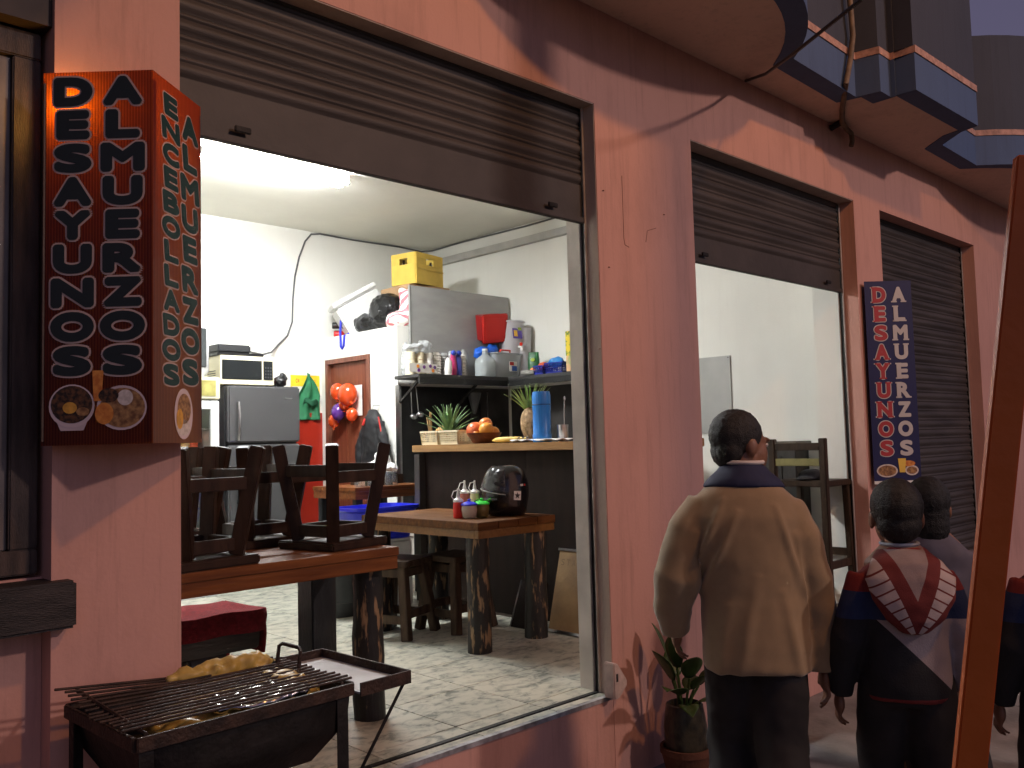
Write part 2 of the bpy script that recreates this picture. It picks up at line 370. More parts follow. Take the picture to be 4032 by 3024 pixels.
# metal nosing at the edge of the shop step
ns=thing('step_nosing','worn grey metal edging along the front edge of the shop step','edging',(-1,0,0))
MB().b(-1.04,1.02,-.004,.022,-.016,.003).build('strip',M('worn_nosing',(.30,.30,.31),.5,metal=.3,var=.5,vs=14,bump=.3),ns)
ns2=thing('step_nosing','grey edging along the step of the middle opening behind the man','edging',(1.78,0,0))
MB().b(-.97,.97,-.004,.022,-.016,.003).build('strip',MATS['worn_nosing'],ns2)
# floor tracks
tr=thing('floor_track','dark metal shutter track let into the tiled threshold of the open shop','track',(-1,.09,0))
MB().b(-1.03,1.0,-.012,.012,-.004,.004).build('channel',IRON,tr)
tr=thing('floor_track','dark metal shutter track in the threshold of the middle opening','track',(1.78,.09,0))
MB().b(-.97,.97,-.012,.012,-.004,.004).build('channel',IRON,tr)

# --- upper floor: slab outline with rounded balcony, stepped bay, second rounded balcony
def arc(x0,x1,yb,sag,n=18):
    h=(x1-x0)/2; Rr=(h*h+sag*sag)/(2*sag); cx=(x0+x1)/2; cy=yb-sag+Rr; o=[]
    for i in range(n+1):
        x=x0+(x1-x0)*i/n; o.append((x,cy-math.sqrt(max(0,Rr*Rr-(x-cx)**2))))
    return o
a1=arc(-.667,1.305,-.354,.43); a2=arc(4.288,6.4,-.316,.50)
edge=[(-9,-.34),(-3.9,-.34),(-3.9,-1.15),(-1.71,-1.15),(-1.70,-.354)]+a1+[(2.131,-.33),(2.162,-.475),(2.327,-.477),(2.306,-.63),(3.308,-.652),(3.346,-.53),(3.541,-.33)]+a2+[(9.5,-.32)]
B(MB()).prism(edge+[(9.5,-.001),(-9,-.001)],3.27,3.31).build('slab_soffit',SOFF,bd)
def fascia(seg,z0,z1,name,mat,th=.0):
    n=len(seg); mb=B(MB())
    out=[]
    for i,(x,y) in enumerate(seg):
        p=Vector(seg[max(i-1,0)]); q=Vector(seg[min(i+1,n-1)]); d=(q-p).normalized(); nrm=Vector((d.y,-d.x)); out.append((x+nrm.x*th,y+nrm.y*th))
    inn=[(x,y+.12) for x,y in seg]
    for i in range(n-1):
        P=[(*out[i],z0),(*out[i+1],z0),(*out[i+1],z1),(*out[i],z1),(*inn[i],z0),(*inn[i+1],z0),(*inn[i+1],z1),(*inn[i],z1)]
        mb.add(P,[(0,1,2,3),(4,7,6,5),(0,4,5,1),(3,2,6,7)]+([(0,3,7,4)] if i==0 else [])+([(1,5,6,2)] if i==n-2 else []))
    return mb.build(name,mat,bd)
segA=edge[0:5]; segB=[edge[4]]+a1; segC=[a1[-1]]+[(2.131,-.33),(2.162,-.475),(2.327,-.477),(2.306,-.63),(3.308,-.652),(3.346,-.53)]
segD=[(3.346,-.53),(3.541,-.33)]+a2+[(9.5,-.32)]
for sg,top,up in ((segA,4.6,SLATE),(segB,4.30,BLUE),(segC,7.5,SLATE),(segD,4.32,SLATE)):
    fascia(sg,3.264,3.50,'fascia',BLUE,.006); fascia(sg,3.5005,3.545,'fascia_stripe',STRIPE,.014); fascia(sg,3.5455,top,'parapet',up,.0)
B(MB()).b(2.2,3.29,-.30,3,3.6,7.45).build('bay_wall',SLATE,bd)
B(MB()).b(-9,2.2,.25,3.,3.6,7.45).build('upper_wall',SLATE,bd)
B(MB()).b(-9,9.4,.2,6,3.46,3.58).build('upper_floor_slab',SOFF,bd)

# little stain marks and dents on the pink pillar are real scratches in the render
SCR=M('scratch_brown',(.16,.07,.045),.8,var=.3)
sc=MB(); 
for a,b_ in (((.194,2.472),(.193,2.16)),((.193,2.16),(.20,2.128)),((.20,2.128),(.232,2.12)),((.37,2.165),(.385,2.225)),((.385,2.225),(.46,2.25))):
    sc.bar((a[0],-.0006,a[1]-ZS),(b_[0],-.0006,b_[1]-ZS),.0028,.0012,up=(0,1,0))
sc.build('wall_scratches',SCR,bd)
sc=MB()
for x,z in ((.045,2.37),(.53,2.33),(-1.21,2.98),(-2.37,2.2),(-2.1,2.0),(-.02,1.6),(.07,2.0)):
    sc.T=Matrix.Translation((x,-.002,z-ZS)); sc.lathe([(0.006,0),(.004,.003)],(0,0,0),8); 
sc.build('nail_hole',SCR,bd)
# ------------------------------------------------------------------ roller shutters
def slat_mesh(length):
    p=[(0,0)]
    for k in range(9): 
        t=k/8; p.append((-.010*math.sin(PI*t)**.8-.002, .006+.044*t))
    p.append((0.0,.0535)); 
    for k in range(5):
        t=k/4; p.append((-.005*math.sin(PI*t)-.001,.055+.016*t))
    p+=[(0,.0735),(.006,.0735),(.006,0)]
    me=MB().prof(p,-length/2,length/2).mesh('slat'); me.materials.append(SHUT)
    me.polygons.foreach_set('use_smooth',[True]*len(me.polygons)); 
    try: me.set_sharp_from_angle(angle=rad(50))
    except Exception: pass
    return me
def shutter(label,x0,x1,zb,y,plate=.20,top=2.80):
    s=thing('roller_shutter',label,'shutter',((x0+x1)/2,y,zb),group='roller shutters')
    Ln=x1-x0; me=slat_mesh(Ln-.03); z=plate
    while zb+z<top+.05: link('slat',me,None,s,loc=(random.uniform(-.002,.002),random.uniform(-.0012,.0012),z),rot=(random.uniform(-.02,.02),0,random.uniform(-.0007,.0007))); z+=.0745
    MB().b(-Ln/2+.014,Ln/2-.014,-.006,.004,.0,plate-.002).build('bottom_plate',SHUTP,s)
    MB().b(-Ln/2+.014,Ln/2-.014,-.022,-.0062,0,.028).build('bottom_rail',SHUTP,s,bevel=.003)
    for sx in (-1,1):
        g=MB(); g.b(sx*Ln/2-.018,sx*Ln/2-.0045 if sx>0 else sx*Ln/2+.018,-.022,-.016,-zb+.002,top-zb-.012)
        g.b(sx*Ln/2-.018,sx*Ln/2-.0045 if sx>0 else sx*Ln/2+.018,.012,.017,-zb+.002,top-zb-.012)
        g.build('guide_rail',M('guide_metal',(.40,.36,.33),.6,metal=.2,var=.25,vs=6,bump=.3),s)
        q=MB(); q.b(sx*(Ln/2-.004)-.0015,sx*(Ln/2-.004)+.0015,-.0155,.0115,-zb+.002,top-zb-.012); q.build('guide_slot',BLACKP,s)
    for sx in (-.38,.38):
        MB().b(sx*Ln-.03,sx*Ln+.03,-.034,-.0225,.04,.062).build('lock_bolt',IRON,s,bevel=.003)
    return s
shutter('half-raised brown corrugated shutter over the lit shop interior',-2.036,0,2.215,.09,.19)
shutter('half-raised brown corrugated shutter over the opening behind the man',.804,2.757,2.152,.12,.155)
shutter('fully lowered brown corrugated shutter beside the blue sign',3.184,5.096,.01,.12,.15)

# hole/dents on first bottom plate
# ------------------------------------------------------------------ window on the left
wn=thing('window','old dark wooden shop window left of the red sign box','window',(-3.0,.10,.84))
WOODO=M('old_window_wood',(.055,.038,.03),.55,var=.4,vs=6,bump=.3,stretch=(8,8,1))
for a in ((-.6,.574,.0,.07),(-.6,.574,1.49,1.57)): MB().b(a[0],a[1],-.03,.05,a[2],a[3]).build('frame_rail',WOODO,wn,bevel=.004)
for a in ((.50,.574),(-.6,-.52),(-.05,.0)): MB().b(a[0],a[1],-.028,.048,.071,1.489).build('frame_stile',WOODO,wn,bevel=.004)
MB().b(.462,.499,-.01,.03,.071,1.489).build('inner_frame',M('window_inner_frame',(.13,.11,.10),.4,var=.3,vs=5,stretch=(4,4,1)),wn,bevel=.003)
MB().b(0.001,.461,.012,.016,.0711,1.4889).build('pane',GLASSM,wn); MB().b(-.519,-.051,.012,.016,.0711,1.4889).build('pane',GLASSM,wn)
MB().b(.001,.461,.004,.022,.55,.575).build('muntin',WOODO,wn)
sl=thing('window_sill','chunky black wooden sill below the dark window','sill',(-3.1,0,.695))
MB().b(-.9,.74,-.056,.0765,0,.13).build('plank',M('sill_black_wood',(.025,.02,.018),.6,var=.5,vs=7,bump=.4,stretch=(1,6,6)),sl,bevel=.008)
dk=struct(MB().b(-3.7,-2.51,.9,.95,-.3,3).build('dark_room_wall',M('dark_curtain',(.06,.05,.045),.9,var=.4,vs=2)))
for i,(x,z) in enumerate(((-2.72,1.05),(-2.63,1.62),(-2.8,.95))):
    l=thing('shelf_bottle',('amber bottle on the lower shelf behind the dark window','dusty bottle high behind the dark window','squat bottle low behind the dark window')[i],'bottle',(x,.32,z),group='bottles behind the dark window')
    MB().lathe([(.03,0),(.03,.10),(.012,.14),(.012,.18)],(0,0,0),12).build('glass_body',M('amber_glass',(.35,.13,.02),.15,var=.2),l,smooth=True)
    MB().b(-.25,.12,-.06,.08,-.02,-.001).build('shelf_board',WOODO,l)
# ================================================================== LAMPS
# street lamp on a concrete utility pole (just outside the picture on the right)
up=thing('utility_pole','grey concrete utility pole at the kerb carrying a street lamp','pole',(.36,-2.16,ZS))
MB().lathe([(.125,0),(.10,4.2),(.085,7.2)],(0,0,0),20).build('shaft',M('pole_concrete',(.33,.32,.30),.85,var=.2,vs=5,bump=.4),up,smooth=True)
MB().tube([(0,-.08,5.6),(-.1,-.7,5.95),(-.25,-1.35,6.0)],.03,10).build('lamp_arm',M('galvanised',(.4,.4,.4),.4,metal=.8),up,smooth=True)
lh=MB().loft([(-.26,-1.68,5.86,.10,.24),(-.26,-1.68,5.95,.12,.27),(-.26,-1.68,6.03,.05,.16)],20).build('lamp_head',M('galvanised',(0,0,0)),up,smooth=True)
MB().ell((-.26,-1.68,5.855),(.085,.2,.035)).build('lamp_lens',M('sodium_lens',(1,.6,.25),.3,var=0,emit=(1,.45,.12),es=6),lh,smooth=True)
li=bpy.data.lights.new('sodium_light','SPOT'); li.energy=LAMP_W; li.color=(1.0,.40,.13); li.shadow_soft_size=.16; li.spot_size=rad(165); li.spot_blend=.5
li.color=(1.0,.47,.15)
lo=bpy.data.objects.new('sodium_light',li); COL.objects.link(lo); lo.location=LAMP; lo.rotation_euler=(rad(35),0,0)
u2=thing('utility_pole','added concrete pole for the fill lamp, unseen across the street behind the viewer','pole',(3.5,-12.35,-.54))  # unseen pole added to carry the fill lamp
MB().lathe([(.14,0),(.11,4.5),(.09,8.6)],(0,0,0),20).build('shaft',M('pole_concrete',(0,0,0)),u2,smooth=True)
MB().tube([(0,.08,7.2),(0,.7,7.6),(0,1.1,7.65)],.03,10).build('lamp_arm',M('galvanised',(0,0,0)),u2,smooth=True)
MB().loft([(0,1.35,7.62,.11,.26),(0,1.35,7.72,.12,.28),(0,1.35,7.80,.05,.16)],20).build('lamp_head',M('galvanised',(0,0,0)),u2,smooth=True)
MB().ell((0,1.35,7.61),(.09,.22,.04)).build('lamp_lens',M('sodium_lens',(0,0,0)),u2,smooth=True)
l2=bpy.data.lights.new('added_fill_light','SPOT'); l2.energy=FILL_W; l2.color=(1.0,.76,.70); l2.shadow_soft_size=.30; l2.spot_size=rad(170); l2.spot_blend=.4  # added fill lamp that brightens the shaded parts of the facade
o2=bpy.data.objects.new('added_fill_light',l2); COL.objects.link(o2); o2.location=(3.5,-11.0,6.9); o2.rotation_euler=(rad(50),0,rad(8))
cb=MB(); cb.tube([(1.369,-.02,3.262),(1.1,-.30,3.14),(.833,-.60,3.07),(.504,-1.1,3.05),(.36,-2.06,3.3)],.009,6)
tag(cb.build('service_cable',BLACKP,smooth=True),'thin black service cable running from under the balcony out over the street','cable')
# ceiling fluorescent fitting
cl=thing('ceiling_light','bright white fluorescent fitting on the ceiling of the shop','ceiling light',(.10,3.2,3.33))
MB().b(-.64,.64,-.045,.045,-.045,-.001).build('housing',WHITEP,cl,bevel=.006)
TUBEM=M('lit_tube',(1,1,1),.4,var=0,emit=(.96,.98,1.0),es=TUBE_E)
for y in (-.055,.055):
    MB().tube([(-.60,y,-.072),(.60,y,-.072)],.019,12).build('tube',TUBEM,cl,smooth=True)
    for x in (-.61,.61): MB().b(x-.014,x+.014,y-.018,y+.018,-.09,-.0455).build('lamp_holder',WHITEP,cl)
al=bpy.data.lights.new('tube_light','AREA'); al.shape='RECTANGLE'; al.size=1.2; al.size_y=.16; al.energy=TUBE_W; al.color=(.95,.98,1.0)
ao=bpy.data.objects.new('tube_light',al); COL.objects.link(ao); ao.location=(.10,3.2,3.232); ao.parent=None

# ================================================================== SIGNS
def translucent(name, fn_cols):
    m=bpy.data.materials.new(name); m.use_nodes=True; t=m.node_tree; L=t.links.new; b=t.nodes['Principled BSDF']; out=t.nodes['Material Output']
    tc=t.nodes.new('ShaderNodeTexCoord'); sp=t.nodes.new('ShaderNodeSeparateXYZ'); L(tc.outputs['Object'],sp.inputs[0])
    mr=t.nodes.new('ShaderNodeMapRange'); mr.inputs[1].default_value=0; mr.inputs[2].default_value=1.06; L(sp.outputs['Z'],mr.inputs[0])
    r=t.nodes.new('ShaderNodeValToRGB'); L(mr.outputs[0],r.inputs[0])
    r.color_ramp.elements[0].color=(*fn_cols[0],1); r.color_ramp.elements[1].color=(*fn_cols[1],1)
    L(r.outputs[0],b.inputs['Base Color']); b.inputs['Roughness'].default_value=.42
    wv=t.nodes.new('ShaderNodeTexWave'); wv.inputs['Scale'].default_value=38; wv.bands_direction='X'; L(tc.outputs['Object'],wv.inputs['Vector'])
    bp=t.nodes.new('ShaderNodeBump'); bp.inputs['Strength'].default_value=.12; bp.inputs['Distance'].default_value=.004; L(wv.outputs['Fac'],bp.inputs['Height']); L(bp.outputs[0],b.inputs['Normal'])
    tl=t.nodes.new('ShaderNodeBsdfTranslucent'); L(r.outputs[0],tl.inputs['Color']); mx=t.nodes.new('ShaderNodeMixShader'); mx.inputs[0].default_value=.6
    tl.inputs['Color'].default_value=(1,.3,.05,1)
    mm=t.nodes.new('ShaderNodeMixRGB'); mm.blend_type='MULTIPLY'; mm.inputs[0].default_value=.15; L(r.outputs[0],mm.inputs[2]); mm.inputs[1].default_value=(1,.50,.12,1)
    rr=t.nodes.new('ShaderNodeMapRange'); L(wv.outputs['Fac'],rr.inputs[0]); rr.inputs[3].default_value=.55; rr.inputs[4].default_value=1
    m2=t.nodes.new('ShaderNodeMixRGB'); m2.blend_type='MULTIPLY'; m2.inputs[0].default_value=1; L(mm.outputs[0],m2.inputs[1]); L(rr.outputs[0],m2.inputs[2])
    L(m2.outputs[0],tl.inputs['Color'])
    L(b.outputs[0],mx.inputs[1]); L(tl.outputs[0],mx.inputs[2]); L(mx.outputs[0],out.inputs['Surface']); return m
SIGNRED=translucent('red_sign_sheet',((.06,.011,.009),(.16,.018,.013)))  # fall-off of light down the sheet painted in as darker red below
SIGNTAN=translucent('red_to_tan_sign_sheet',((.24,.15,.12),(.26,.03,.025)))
INK=M('sign_ink_dark',(.018,.026,.028),.5,var=0,alpha=.86); INKG=M('sign_ink_green',(.012,.045,.042),.5,var=0); OUTL=M('sign_outline_pale',(.56,.40,.34),.5,var=.05)
def column(parent, word, cx, wd, z1, z0, off, off2, ink, outl, gap=.93, shear=0, lift=.0022):
    n=len(word); h=(z1-z0)/n; o=MB(); i=MB()
    for k,ch in enumerate(word):
        cz=z1-(k+.5)*h; ww=wd*(1.12 if ch in 'MNO' else .86 if ch in 'EL' else 1.0)
        fat_letter(o,ch,cx,cz,ww*.96,h*.80*gap,off2,lift,shear); fat_letter(i,ch,cx,cz,ww*.96,h*.80*gap,off,lift+.0014,shear)
    o.build('lettering_outline',outl,parent,fix=False); i.build('lettering',ink,parent,fix=False)
def ellipse(parent,name,cx,cz,rx,rz,lift,mat,y0=0):
    mb=MB(); n=26; mb.add([(cx+rx*math.cos(2*PI*k/n),-lift,cz+rz*math.sin(2*PI*k/n)) for k in range(n)],[tuple(range(n))]); return mb.build(name,mat,parent,fix=False)
FOODD=M('print_beans',(.020,.012,.008),.5,col2=(.14,.06,.025),vs=90,lo=.4,hi=.62); FOODO=M('print_orange',(.55,.16,.03),.5,col2=(.75,.3,.06),vs=60)
FOODW=M('print_rice',(.55,.48,.42),.5,col2=(.75,.66,.6),vs=80); BOWL=M('print_bowl',(.62,.50,.50),.5,var=.1); FOODY=M('print_egg',(.65,.33,.05),.5,var=.2,vs=60)
FOODB=M('print_stew',(.16,.07,.03),.5,col2=(.45,.25,.10),vs=70)
sg=thing('sign_box','red sign box reading DESAYUNOS ALMUERZOS on the pillar by the grill','sign',(-2.449,-.03,1.20))
rzA=rad(-45); WA=.311; HA=1.055
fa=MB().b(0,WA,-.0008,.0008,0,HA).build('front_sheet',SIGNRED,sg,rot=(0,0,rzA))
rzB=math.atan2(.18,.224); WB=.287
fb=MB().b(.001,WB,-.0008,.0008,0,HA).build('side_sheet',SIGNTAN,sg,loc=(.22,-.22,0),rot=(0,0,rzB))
column(fa,'DESAYUNOS',.087,.104,1.045,.185,.0085,.0140,INK,OUTL); column(fa,'ALMUERZOS',.228,.108,1.045,.185,.0085,.0140,INK,OUTL)
column(fb,'ENCEBOLLADOS',.098,.092,1.02,.16,.0058,.0100,INKG,OUTL,gap=.95,shear=-.12); column(fb,'ALMUERZOS',.212,.098,1.0,.165,.0072,.0118,INKG,OUTL,shear=-.12)
mb=MB(); mb.add([(.028,-.0026,.10),(.145,-.0026,.10),(.120,-.0026,.04),(.056,-.0026,.04)],[(0,1,2,3)]); mb.build('bowl_print',BOWL,fa,fix=False)
ellipse(fa,'bowl_print',.087,.108,.064,.060,.003,BOWL); ellipse(fa,'food_print',.087,.112,.058,.052,.0034,FOODD); ellipse(fa,'food_print',.082,.103,.020,.016,.0038,FOODY); ellipse(fa,'food_print',.118,.092,.018,.012,.0038,FOODB)
mb=MB(); mb.add([(.144,-.0036,.205),(.176,-.0036,.205),(.170,-.0036,.12),(.148,-.0036,.12)],[(0,1,2,3)]); mb.build('juice_print',FOODO,fa,fix=False)
ellipse(fa,'plate_print',.226,.10,.070,.062,.003,BOWL); ellipse(fa,'food_print',.228,.10,.063,.055,.0034,FOODB); ellipse(fa,'food_print',.236,.128,.022,.022,.0038,FOODW); ellipse(fa,'food_print',.19,.135,.028,.020,.0040,FOODD)
ellipse(fa,'food_print',.178,.085,.026,.030,.0042,FOODO)
ellipse(fb,'bowl_print',.17,.085,.055,.075,.003,BOWL); ellipse(fb,'food_print',.172,.10,.040,.045,.0036,FOODB); ellipse(fb,'food_print',.168,.045,.040,.024,.0036,FOODW); ellipse(fb,'food_print',.145,.07,.02,.03,.004,FOODY)
MB().ell((.075,-.022,.96),(.014,.014,.018),12,8).build('bulb',M('amber_bulb',(1,.5,.1),.4,var=0,emit=(1,.48,.08),es=85),sg,smooth=True)
# inner wooden frame
fr=MB(); 
for p in ((.006,.0),(.222,-.205),(.438,-.036)): fr.bar((p[0],p[1],.012),(p[0],p[1],HA-.03),.012)
fr.build('frame',WOODO,sg)
MB().prism([(.004,-.001),(.221,-.214),(.440,-.040)],.0,.004).build('base_sheet',SIGNTAN,sg)

sb=thing('sign_box','tall blue sign box reading DESAYUNOS ALMUERZOS beside the lowered shutter','sign',(2.794,-.03,.842))
NAVY=M('navy_sign_sheet',(.013,.013,.075),.45,var=.08,vs=3); HB=1.375; W2=.323
f2=MB().b(0,W2,-.0008,.0008,0,HB).build('front_sheet',NAVY,sb,rot=(0,0,rad(-44.2)))
MB().b(.001,.30,-.0008,.0008,0,HB).build('side_sheet',NAVY,sb,loc=(.2316,-.2252,0),rot=(0,0,rad(40)))
MB().prism([(.004,-.001),(.23,-.217),(.45,-.04)],.0,.004).build('base_sheet',NAVY,sb)
MB().prism([(.004,-.001),(.23,-.217),(.45,-.04)],HB-.004,HB).build('top_sheet',NAVY,sb)
MB().b(0,W2,-.006,.001,-.022,-.001).build('bottom_trim',WHITEP,f2)
REDI=M('sign_red_letter',(.40,.035,.04),.5,var=.05); PALE=M('sign_white_letter',(.55,.51,.49),.5,var=.05)
SER={'D':'L','E':'L','S':'','A':'B','Y':'TM','U':'T','N':'TB','O':'','L':'LB','M':'B','R':'LB','Z':''}
def serifs(mb,word,cx,wd,z1,z0,lift):
    n=len(word); h=(z1-z0)/n
    for k,ch in enumerate(word):
        cz=z1-(k+.5)*h; hh=h*.76/2; w2=wd*(1.12 if ch in 'MNO' else .86 if ch in 'EL' else 1.0)/2; s=SER[ch]; t=.010
        def r(x0,x1,z): mb.add([(x0,-lift,z-t/2),(x1,-lift,z-t/2),(x1,-lift,z+t/2),(x0,-lift,z+t/2)],[(0,1,2,3)])
        if 'L' in s: r(cx-w2-.012,cx-w2+.030,cz+hh); r(cx-w2-.012,cx-w2+.030,cz-hh)
        if 'B' in s: r(cx-w2-.012,cx-w2+.028,cz-hh+.001); r(cx+w2-.028,cx+w2+.012,cz-hh+.001)
        if 'T' in s: r(cx-w2-.012,cx-w2+.028,cz+hh+.001); r(cx+w2-.028,cx+w2+.012,cz+hh+.001)
        if 'M' in s: r(cx-.025,cx+.025,cz-hh+.001)
def slabcol(parent,word,cx,wd,z1,z0,ink,outl):
    n=len(word); h=(z1-z0)/n; i=MB()
    if outl:
        o=MB()
        for k,ch in enumerate(word):
            fat_letter(o,ch,cx,z1-(k+.5)*h,wd*(1.12 if ch in 'MNO' else .86 if ch in 'EL' else 1.0),h*.74,.0135,.0022)
        serifs(o,word,cx,wd*1.16,z1,z0,.0021); o.build('lettering_outline',outl,parent,fix=False)
    for k,ch in enumerate(word): fat_letter(i,ch,cx,z1-(k+.5)*h,wd*(1.12 if ch in 'MNO' else .86 if ch in 'EL' else 1.0),h*.74,.0075,.0036)
    serifs(i,word,cx,wd,z1,z0,.0035); i.build('lettering',ink,parent,fix=False)
slabcol(f2,'DESAYUNOS',.098,.082,1.345,.155,REDI,PALE); slabcol(f2,'ALMUERZOS',.232,.082,1.345,.155,PALE,None)
ellipse(f2,'plate_print',.092,.068,.072,.045,.003,FOODW); ellipse(f2,'food_print',.092,.068,.062,.036,.0034,FOODB); ellipse(f2,'plate_print',.26,.068,.046,.035,.003,FOODW); ellipse(f2,'food_print',.26,.068,.036,.025,.0034,FOODB); ellipse(f2,'food_print',.235,.115,.05,.02,.0038,FOODO)
mb=MB(); mb.add([(.168,-.0044,.15),(.222,-.0044,.15),(.214,-.0044,.055),(.176,-.0044,.055)],[(0,1,2,3)]); mb.build('juice_print',M('print_juice',(.85,.55,.08),.5,var=.1),f2,fix=False)

# hose hanging from the balcony
HOSE=M('brown_hose',(.13,.085,.05),.6,var=.3,vs=20)
hs=MB(); hs.tube([(2.018,-.40,4.2),(2.018,-.38,3.836),(2.052,-.372,3.623),(2.007,-.372,3.475),(1.93,-.368,3.29),(2.1,-.27,3.256),(2.249,-.19,3.256),(2.43,-.10,3.24),(2.55,-.07,3.235),(2.65,-.06,3.222),(2.672,-.055,3.18),(2.662,-.05,3.14)],.017,10)
tag(hs.build('drain_hose',HOSE,smooth=True),'brown hose hanging down over the blue balcony edge under the soffit','hose')
tag(MB().tube([(2.475,-.07,3.255),(2.47,-.001,3.235)],.022,8).build('hose_clamp',IRON,smooth=True),'dark clamp fixing the hose where soffit meets pink wall','clamp')
# lock bracket at the foot of the jamb
lk=thing('lock_bracket','pale pink-grey metal lock housing at the foot of the open shutter jamb','lock',(-.02,-.03,.005))
poly=[(0,0),(.035,-.004),(.092,.045),(.095,.07),(.03,.155),(0,.16)]
mb=MB(); n=len(poly); mb.add([(x-.05,-.035,z) for x,z in poly]+[(x-.05,.028,z) for x,z in poly],[tuple(range(n-1,-1,-1)),tuple(range(n,2*n))]+[(i,(i+1)%n,n+(i+1)%n,n+i) for i in range(n)])
mb.build('housing',M('chipped_lock_paint',(.52,.40,.35),.5,var=.2,vs=15,bump=.3),lk,bevel=.005)
MB().b(-.035,-.022,-.0365,-.034,.075,.11).build('keyhole',BLACKP,lk)
# ================================================================== FURNITURE
def table(label, x0,x1,y0,y1,zt,top_mat,apron_mat,th=.035,ap=.055,legs=(),leg_r=.068,along='x',planks=4,ins=.0):
    t=thing('wooden_table',label,'table',((x0+x1)/2,(y0+y1)/2,0)); cx,cy=(x0+x1)/2,(y0+y1)/2
    for k in range(planks):
        if along=='x': a=y0+(y1-y0)*k/planks; c=y0+(y1-y0)*(k+1)/planks; mb=MB().b(x0-cx,x1-cx,a+.001-cy,c-.001-cy,zt-th,zt)
        else: a=x0+(x1-x0)*k/planks; c=x0+(x1-x0)*(k+1)/planks; mb=MB().b(a+.001-cx,c-.001-cx,y0-cy,y1-cy,zt-th,zt)
        mb.build('plank',top_mat,t,bevel=.003)
    e=.006
    MB().b(x0-cx+e,x1-cx-e,y0-cy+e,y0-cy+.04,zt-th-ap,zt-th-.001).build('apron',apron_mat,t,bevel=.002)
    MB().b(x0-cx+e,x1-cx-e,y1-cy-.04,y1-cy-e,zt-th-ap,zt-th-.001).build('apron',apron_mat,t,bevel=.002)
    MB().b(x0-cx+e,x0-cx+.04,y0-cy+.041,y1-cy-.041,zt-th-ap,zt-th-.001).build('apron',apron_mat,t,bevel=.002)
    MB().b(x1-cx-.04,x1-cx-e,y0-cy+.041,y1-cy-.041,zt-th-ap,zt-th-.001).build('apron',apron_mat,t,bevel=.002)
    for lx,ly,sq in legs:
        mb=MB()
        if sq: mb.box((lx-cx,ly-cy,(zt-th)/2),(leg_r*2,leg_r*2,zt-th-.002)); mb.build('leg',BLACKW2,t,bevel=.006)
        else:
            rg=[]; n=9
            for k in range(n):
                q=k/(n-1); rg.append((lx-cx+random.uniform(-.004,.004),ly-cy+random.uniform(-.004,.004),q*(zt-th-.001),leg_r*(1.06-.08*q+random.uniform(-.04,.04)),leg_r*(1.06-.08*q+random.uniform(-.04,.04))))
            mb.loft(rg,16); mb.build('leg',BLACKW,t,smooth=50)
    return t
BLACKW2=M('black_painted_leg',(.013,.014,.016),.5,var=.4,vs=9,bump=.3,bs=30,stretch=(4,4,1))
t1=table('long reddish wood table by the sill with stools upturned on it',-2.28,-.87,.45,1.22,.735,TABLER,TABLER,th=.036,ap=.056,legs=((-.945,.585,0),(-.945,1.0,1),(-2.18,.58,0),(-2.18,1.08,0)),leg_r=.066)
t2=table('square honey-brown table on black logs holding the helmet',.10,.73,1.02,2.15,.73,TABLEW,M('apron_yellow_wood',(.13,.058,.011),.4,col2=(.18,.082,.018),vs=4,stretch=(12,12,12)),th=.045,ap=.045,legs=((.175,1.11,0),(.655,1.13,0),(.18,2.05,0),(.65,2.05,0)),leg_r=.066,along='y')

def stool(label,loc,rz,mat,flip=False,h=.45,group=None,seat=.34):
    s=thing('wooden_stool',label,'stool',loc,rot=((PI,0,rz) if flip else (0,0,rz)),group=group)
    if flip: s.location.z+=h
    MB().b(-seat/2,seat/2,-seat/2,seat/2,h-.035,h).build('seat',mat,s,bevel=.006)
    t=.105; f=.165; zt=h-.036
    P={}
    for sx in (-1,1):
        for sy in (-1,1):
            P[sx,sy]=(Vector((sx*t,sy*t,zt)),Vector((sx*f,sy*f,0)))
            MB().bar(P[sx,sy][0],P[sx,sy][1],.054,.054).build('leg',mat,s,bevel=.004)
    def at(k,q): a,b_=P[k]; return a.lerp(b_,q)
    for q in (.10,.66):
        for a,c in (((-1,-1),(1,-1)),((-1,1),(1,1))): MB().bar(at(a,q),at(c,q),.024,.05).build('stretcher',mat,s,bevel=.003)
        for a,c in (((-1,-1),(-1,1)),((1,-1),(1,1))): MB().bar(at(a,q+.07 if q>.3 else q),at(c,q+.07 if q>.3 else q),.024,.05).build('stretcher',mat,s,bevel=.003)
    return s
G='stools upturned on the long table'
stool('dark upturned stool at the right end of the long table',(-1.03,.72,.736),rad(12),DARKW,True,group=G)
stool('dark upturned stool standing behind the one at the table end',(-1.20,1.10,.736),rad(4),DARKW,True,group=G)
stool('dark upturned stool nearest the pink pillar on the long table',(-1.70,.63,.736),rad(6),DARKW,True,group=G)
stool('dark upturned stool half hidden behind the one nearest the pillar',(-1.62,1.05,.736),rad(-4),DARKW,True,group=G)
stool('worn brown stool standing on the tiles left of the log-legged table',(.17,1.86,0),rad(20),STOOLW,h=.47)
stool('worn stool tucked under the log-legged table against the counter',(.52,1.72,0),rad(5),STOOLW,h=.47,seat=.32)
